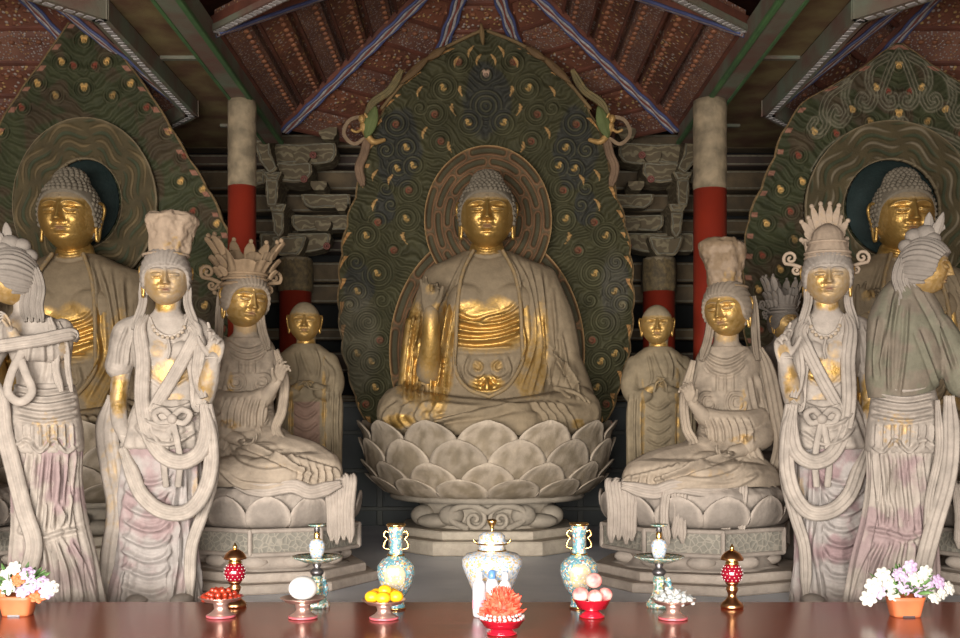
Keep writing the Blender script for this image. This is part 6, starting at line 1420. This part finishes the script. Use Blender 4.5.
for j in (3, 4, 5):
    if j == 4: continue
    p0, p1 = np.r_[cpoly[j if j == 5 else 2], ZV-.09], np.r_[cpoly[4 if j == 5 else 3], ZV-.09]; ax = unit(p1-p0); sd = np.array([-ax[1], ax[0], 0])
    B = MB(); B.grid(np.stack([np.stack([p+sd*a_+np.array([0, 0, b_]) for a_, b_ in ((-.04, 0), (.04, 0), (.04, .04), (-.04, .04))]) for p in (p0, p1)]), cv=True, cap=True); eb = make('edge_beam', B, 'green_beam_paint', rt, smooth=False)
    B = MB(); k = 26
    for s_ in range(k):
        c0 = p0+(p1-p0)*(s_+.5)/k; e = (p1-p0)/k*.42*(1 if s_ % 2 else .55); B.grid(np.stack([np.stack([c0+sg*e+sd*a_+np.array([0, 0, b_]) for a_, b_ in ((-.022, -.006), (.022, -.006), (.022, .004), (-.022, .004))]) for sg in (-1, 1)]), cv=True, cap=True)
    make('pattern', B, 'rib_white_stripe', eb, smooth=False)
# side vaults
for sx in (-1, 1):
    xr = 2.52; H2 = 2.75
    pl = [(sx*xr, 9.6), (sx*(xr+.55), 10.3), (sx*(xr+2.6), 10.3), (sx*(xr+3.2), 9.6), (sx*(xr+3.2), 7.3), (sx*(xr+2.6), 6.6), (sx*(xr+.55), 6.6), (sx*xr, 7.3)]
    if sx < 0: pl = pl[::-1]
    c_ = (sx*(xr+1.6), 8.45); r2, rp2 = vault(c_[0], c_[1], pl, CZ+H2+.03, CZ+H2+1.25, 6)
    r2.name = 'trim_3' if sx < 0 else 'trim_4'; tag(r2, kind='structure')
    b0, b1 = rp2(0), rp2(.97)
    for j in range(8): rib(r2, b0[j]-(0, 0, .05), b1[j]-(0, 0, .05), w=.07)
    # painted edge beams round the side vault
    q = np.array(pl); nn = len(q)
    for j in range(nn):
        p0, p1 = np.r_[q[j], CZ+H2-.10], np.r_[q[(j+1) % nn], CZ+H2-.10]; ax = unit(p1-p0); sd = np.array([-ax[1], ax[0], 0]); p0 = p0-ax*.03; p1 = p1+ax*.03
        B = MB(); B.grid(np.stack([np.stack([p+sd*a+np.array([0, 0, b]) for a, b in ((-.055, 0), (.055, 0), (.055, .14), (-.055, .14))]) for p in (p0, p1)]), cv=True, cap=True)
        eb = make('edge_beam', B, 'green_beam_paint', r2, smooth=False)
        B = MB(); k = max(3, int(np.linalg.norm(p1-p0)/.07))
        for s in range(k):
            c0 = p0+(p1-p0)*(s+.5)/k; e = (p1-p0)/k*.42*(1 if s % 2 else .55)
            B.grid(np.stack([np.stack([c0+sg*e+sd*a+np.array([0, 0, b]) for a, b in ((-.022, -.006), (.022, -.006), (.022, .004), (-.022, .004))]) for sg in (-1, 1)]), cv=True, cap=True)
        make('pattern', B, 'rib_white_stripe', eb, smooth=False)
    # flat painted soffit boards between the main beam and the side vault, with cross bars
    B = MB(); B.box((sx*2.03, 6.0, CZ+2.83), (sx*3.3, 11.3, CZ+2.86)); 
    so = MB(); so.grid(np.array([[(sx*2.02, 5.5, CZ+2.80), (sx*2.46, 5.5, CZ+2.80)], [(sx*2.02, 11.4, CZ+2.80), (sx*2.46, 11.4, CZ+2.80)]]).repeat(1, 0))
    so = MB(); so.box((sx*2.0, 5.5, CZ+2.80), (sx*2.47, 11.4, CZ+2.83)); so.box((sx*2.47, 10.35, CZ+2.80), (sx*6.4, 11.4, CZ+2.83))
    tri = [(sx*2.47, 9.6), (sx*3.06, 10.35), (sx*2.47, 10.35)]; so.hull(tri, CZ+2.80, CZ+2.83)
    struct('trim_5' if sx < 0 else 'trim_6', so, 'brown_board', smooth=False)
    bars = MB()
    for yb in (8.45, 10.4): bars.box((sx*2.05, yb, CZ+2.775), (sx*2.46, yb+.05, CZ+2.80))
    struct('trim_7' if sx < 0 else 'trim_8', bars, 'green_beam_paint', smooth=False)
# main longitudinal beams
for sx in (-1, 1):
    rb = root('main_beam', (sx*1.945, 8.5, CZ+2.7), 'long green painted ceiling beam above the %s red column' % ('left' if sx < 0 else 'right'), 'beam', 'ceiling beams')
    B = MB(); B.box((sx*1.86, 5.2, CZ+2.60), (sx*2.03, 10.34, CZ+2.79)); make('beam', B, 'green_beam_paint', rb, smooth=False, bevel=.012)
    B = MB(); B.box((sx*1.845, 5.2, CZ+2.588), (sx*1.885, 10.34, CZ+2.625)); make('green_edge', B, 'bright_green_paint', rb, smooth=False, bevel=.008)
    B = MB(); B.box((sx*2.012, 5.2, CZ+2.592), (sx*2.04, 10.34, CZ+2.62)); make('green_edge', B, 'bright_green_paint', rb, smooth=False, bevel=.005)
# columns
def column(px, D, w, ptop, psplit, label, cap=False):
    x = xD(px, D); r = w/2/F_PX*D; zt = zD(ptop, D); zs = zD(psplit, D)
    rt = root('column', (x, D, PLZ), label, 'column', 'red columns')
    th = lambda t: 1+.01*np.sin(3*t)
    B = MB(); B.lathe([(r, PLZ), (r, zs)], (x, D, 0), n=40); make('red_shaft', B, 'red_lacquer', rt)
    B = MB(); zz_ = np.linspace(zs, zt, 14); B.lathe([(r*1.01*(1+.012*math.sin(i*2.3)), z) for i, z in enumerate(zz_)], (x, D, 0), n=40, disp=th)
    make('bare_timber_top', B, 'bare_timber', rt, label='top of bare weathered timber')
    if cap: B = MB(); B.lathe([(r*1.03, zs), (r*1.07, zs+.04), (r*1.09, zs+.17), (r*1.04, zt-.03), (r*.95, zt)], (x, D, 0), n=40, disp=lambda t: 1+.025*np.cos(t*9)+.02*np.cos(t*22)); make('carved_capital', B, 'boss_wood', rt)
column(242, 8.97, 28, 101, 187, 'red column with bare timber top left of the central mandorla')
column(710, 8.97, 33, 101, 190, 'red column with bare timber top right of the central mandorla')
column(295.5, 10.7, 32, 258.6, 292, 'red rear column behind the left monk statue', True)
column(659, 10.7, 32, 258.6, 292, 'red rear column behind the right monk statue', True)

# --- back screen: stacked horizontal beams with dark gaps
DBK = 11.3
rows = [(134, 148, 'wall_beam_wood'), (154, 166, 'wall_beam_dark'), (170, 190, 'wall_beam_wood'), (194, 212, 'wall_beam_wood'), (219, 234, 'wall_beam_wood'), (239, 252, 'wall_beam_dark'), (262, 282, 'wall_beam_wood'), (284, 303, 'wall_beam_wood'), (328, 340, 'wall_beam_wood'), (352, 372, 'wall_beam_dark'), (395, 402, 'wall_beam_wood')]
t_ = root('trim_9', (0, DBK, PLZ), None, None); tag(t_, kind='structure')
for i, (y0, y1, m_) in enumerate(rows):
    D0 = DBK-.05*(i % 2); B = MB(); B.box((-6.4, D0, zD(y1, D0)), (6.4, D0+.22, zD(y0, D0))); make('wall_beam', B, m_, t_, smooth=False, bevel=.015)
    B = MB(); z = zD(y0+2.5, D0)
    for zq in (zD(y0+2, D0), zD(y1-2, D0)): B.box((-6.4, D0-.006, zq-.006), (6.4, D0+.01, zq+.006))
    make('painted_line', B, 'bracket_outline', t_, smooth=False)
B = MB(); B.box((-6.4, 11.75, .7), (6.4, 11.85, 4.6)); make('backing', B, 'niche_dark', t_, smooth=False)
# small paired blocks along the beams
def block(B, px, py, w, h, D, dep=.12):
    x0, x1 = xD(px-w/2, D), xD(px+w/2, D); z1, z0 = zD(py-h/2, D), zD(py+h/2, D)
    sec = lambda y: np.array([(x0, y, z1), (x1, y, z1), (x1, y, z0+(z1-z0)*.5), (x1-(x1-x0)*.2, y, z0), (x0+(x1-x0)*.2, y, z0), (x0, y, z0+(z1-z0)*.5)])
    B.grid(np.stack([sec(D-dep), sec(D)]), cv=True, cap=True)
def outline_strip(B, pts, D, w=.006):
    B.tube(np.array([[xD(a, D), D, zD(b, D)] for a, b in pts]), w, n=6, rnd=False)
def arm_bracket(rt, pts, D, dep, name='bracket_arm'):
    """cloud-shaped bracket arm: outline in px extruded in depth with a pale painted outline and rosettes"""
    Q = np.array(list(pts)+[pts[0]], float); dd = np.r_[0, np.cumsum(np.hypot(*np.diff(Q, axis=0).T))]; tt = np.linspace(0, dd[-1], 91)[:-1]
    P = np.c_[np.interp(tt, dd, Q[:, 0]), np.interp(tt, dd, Q[:, 1])]
    for _ in range(2): P = (np.roll(P, 1, 0)+P*2+np.roll(P, -1, 0))/4
    c = P.mean(0)
    f = np.array([[xD(a, D), D-dep, zD(b, D)] for a, b in P]); bk = f.copy(); bk[:, 1] = D+.02
    B = MB(); n = len(P)
    bm = bmesh.new(); vs = [bm.verts.new(v) for v in f]; fc = bm.faces.new(vs); r = bmesh.ops.extrude_face_region(bm, geom=[fc]); 
    for e in r['geom']:
        if isinstance(e, bmesh.types.BMVert): e.co.y += dep+.02
    bmesh.ops.triangulate(bm, faces=bm.faces[:]); bm.verts.index_update()
    B.add(np.array([v.co[:] for v in bm.verts]), [np.array([[v.index for v in q.verts] for q in bm.faces])]); bm.free()
    o = make(name, B, 'bracket_paint', rt, smooth=False)
    ins = c+(P-c)*(1-2.2/np.maximum(np.hypot(*(P-c).T), 3))[:, None]
    B = MB(); g_ = np.array([[xD(a, D-dep), D-dep-.002, zD(b, D-dep)] for a, b in ins])
    s_ = 0; B.tube(np.array([[xD(a, D), D-dep-.002, zD(b, D)] for a, b in ins]), .008, n=6, closed=True); make('painted_outline', B, 'bracket_outline', o)
    return o
def bracket(mx, label):
    """mx: maps left-side px to this side"""
    D = 10.9; rt = root('bracket_set', (xD(mx(290), D), D, zD(262, D)), label, 'bracket', 'roof bracket sets')
    A = lambda pts, dep: arm_bracket(rt, [(mx(a), b) for a, b in pts], D, dep)
    A([(270, 150), (339, 149), (340, 160), (335, 168), (322, 170), (312, 171), (306, 169), (270, 169)], .24)
    A([(283, 171), (317, 171), (318, 181), (312, 189), (300, 191), (288, 189), (280, 182)], .36)
    A([(303, 197), (352, 197), (352, 210), (312, 211), (305, 206)], .14)
    A([(294, 218), (352, 218), (352, 232), (300, 234), (294, 228)], .16)
    A([(264, 237), (334, 237), (333, 246), (326, 253), (312, 256), (264, 255)], .22)
    A([(279, 243), (313, 243), (310, 254), (305, 261.5), (287, 261.5), (282, 254)], .40)
    A([(264, 151), (279, 152), (281, 166), (287, 181), (280, 186), (270, 174), (266, 160)], .52)
    A([(263, 149), (281, 149), (278, 157), (267, 157)], .54)
    A([(275, 189), (287, 189), (287, 206), (285, 216), (277, 216), (275, 203)], .48)
    A([(272, 183), (291, 183), (288, 191), (276, 191)], .50)
    A([(280, 220), (292, 220), (292, 240), (287, 246), (282, 240)], .45)
    A([(277, 213), (295, 213), (292, 221), (281, 221)], .47)
    A([(248, 174), (268, 172), (268, 186), (256, 190), (246, 184)], .14)
    B = MB()
    for (px, py, w, h) in ((332, 141, 18, 12), (307, 164, 17, 11), (323, 192, 16, 9), (327, 231, 16, 10), (345, 213, 12, 7)): B = MB(); block(B, mx(px), py, w, h, D, .30); make('block', B, 'bracket_paint', rt, smooth=False, bevel=.006)
    for (px, py) in ((313, 155), (304, 179), (297, 252), (325, 244)):
        B = MB()
        for rr in (3.0, 1.4): B.tube(np.array([[xD(mx(px)+rr*math.cos(a), D-.37), D-.37 if px < 318 else D-.25, zD(py+rr*math.sin(a), D-.37)] for a in np.linspace(0, 2*PI, 17)[:-1]]), .007, n=6, closed=True)
        make('rosette', B, 'bracket_red', rt)
bracket(lambda a: a, 'painted wooden bracket set left of the central mandorla')
bracket(lambda a: 955-a, 'painted wooden bracket set right of the central mandorla')
# lower cupboards against the back screen
cab = root('low_cabinet', (0, 11.2, PLZ), 'low dark panelled cupboard along the back behind the lotus throne', 'cabinet')
B = MB(); B.box((-6.3, 11.0, PLZ+.002), (6.3, 11.2, zD(402, 11.0))); make('carcass', B, 'cabinet_teal', cab, smooth=False)
B = MB()
for k in range(-12, 13): B.box((k*.5-.03, 10.965, PLZ+.01), (k*.5+.03, 11.0, zD(403, 11)))
for py in (405, 432, 470, 508, 540): B.box((-6.3, 10.955, zD(py+2.5, 11)), (6.3, 11.0, zD(py-1.5, 11)))
make('frame', B, 'cabinet_frame', cab, smooth=False, bevel=.006)

# unseen wall over the doorway behind the camera, added to shade the upper hall
g = MB(); g.box((-6.5, -.75, 2.35), (6.5, -.5, 6.2)); struct('wall_light_blocker', g, 'plaster', smooth=False)
# ---------------------------------------------------------------- camera, light, exposure
cam = bpy.data.cameras.new('camera'); co = bpy.data.objects.new('camera', cam); COL.objects.link(co); scene.camera = co
co.location = (0, 0, CZ); co.rotation_euler = (PI/2, 0, 0); cam.sensor_width = 36; cam.lens = 36*F_PX/960
cam.shift_x = 0; cam.shift_y = (HY-319)/960
w = bpy.data.worlds.new('world'); scene.world = w; w.use_nodes = True
bgn = w.node_tree.nodes['Background']; bgn.inputs[0].default_value = (1, .80, .56, 1); bgn.inputs[1].default_value = .55
def area(name, loc, aim, sx, sy, power, col):
    l = bpy.data.lights.new(name, 'AREA'); l.shape = 'RECTANGLE'; l.size = sx; l.size_y = sy; l.energy = power; l.color = col
    o = bpy.data.objects.new(name, l); COL.objects.link(o); o.location = loc
    o.rotation_euler = (Vector(aim)-Vector(loc)).to_track_quat('-Z', 'Y').to_euler(); return o
area('doorway_daylight', (-1.4, -2.6, 2.35), (0, 9, 1.0), 7.0, 3.0, 4200, (1, .965, .925))
scene.view_settings.view_transform = 'Standard'; scene.view_settings.look = 'None'; scene.view_settings.exposure = 0; scene.view_settings.gamma = 1; scene.view_settings.use_curve_mapping = False
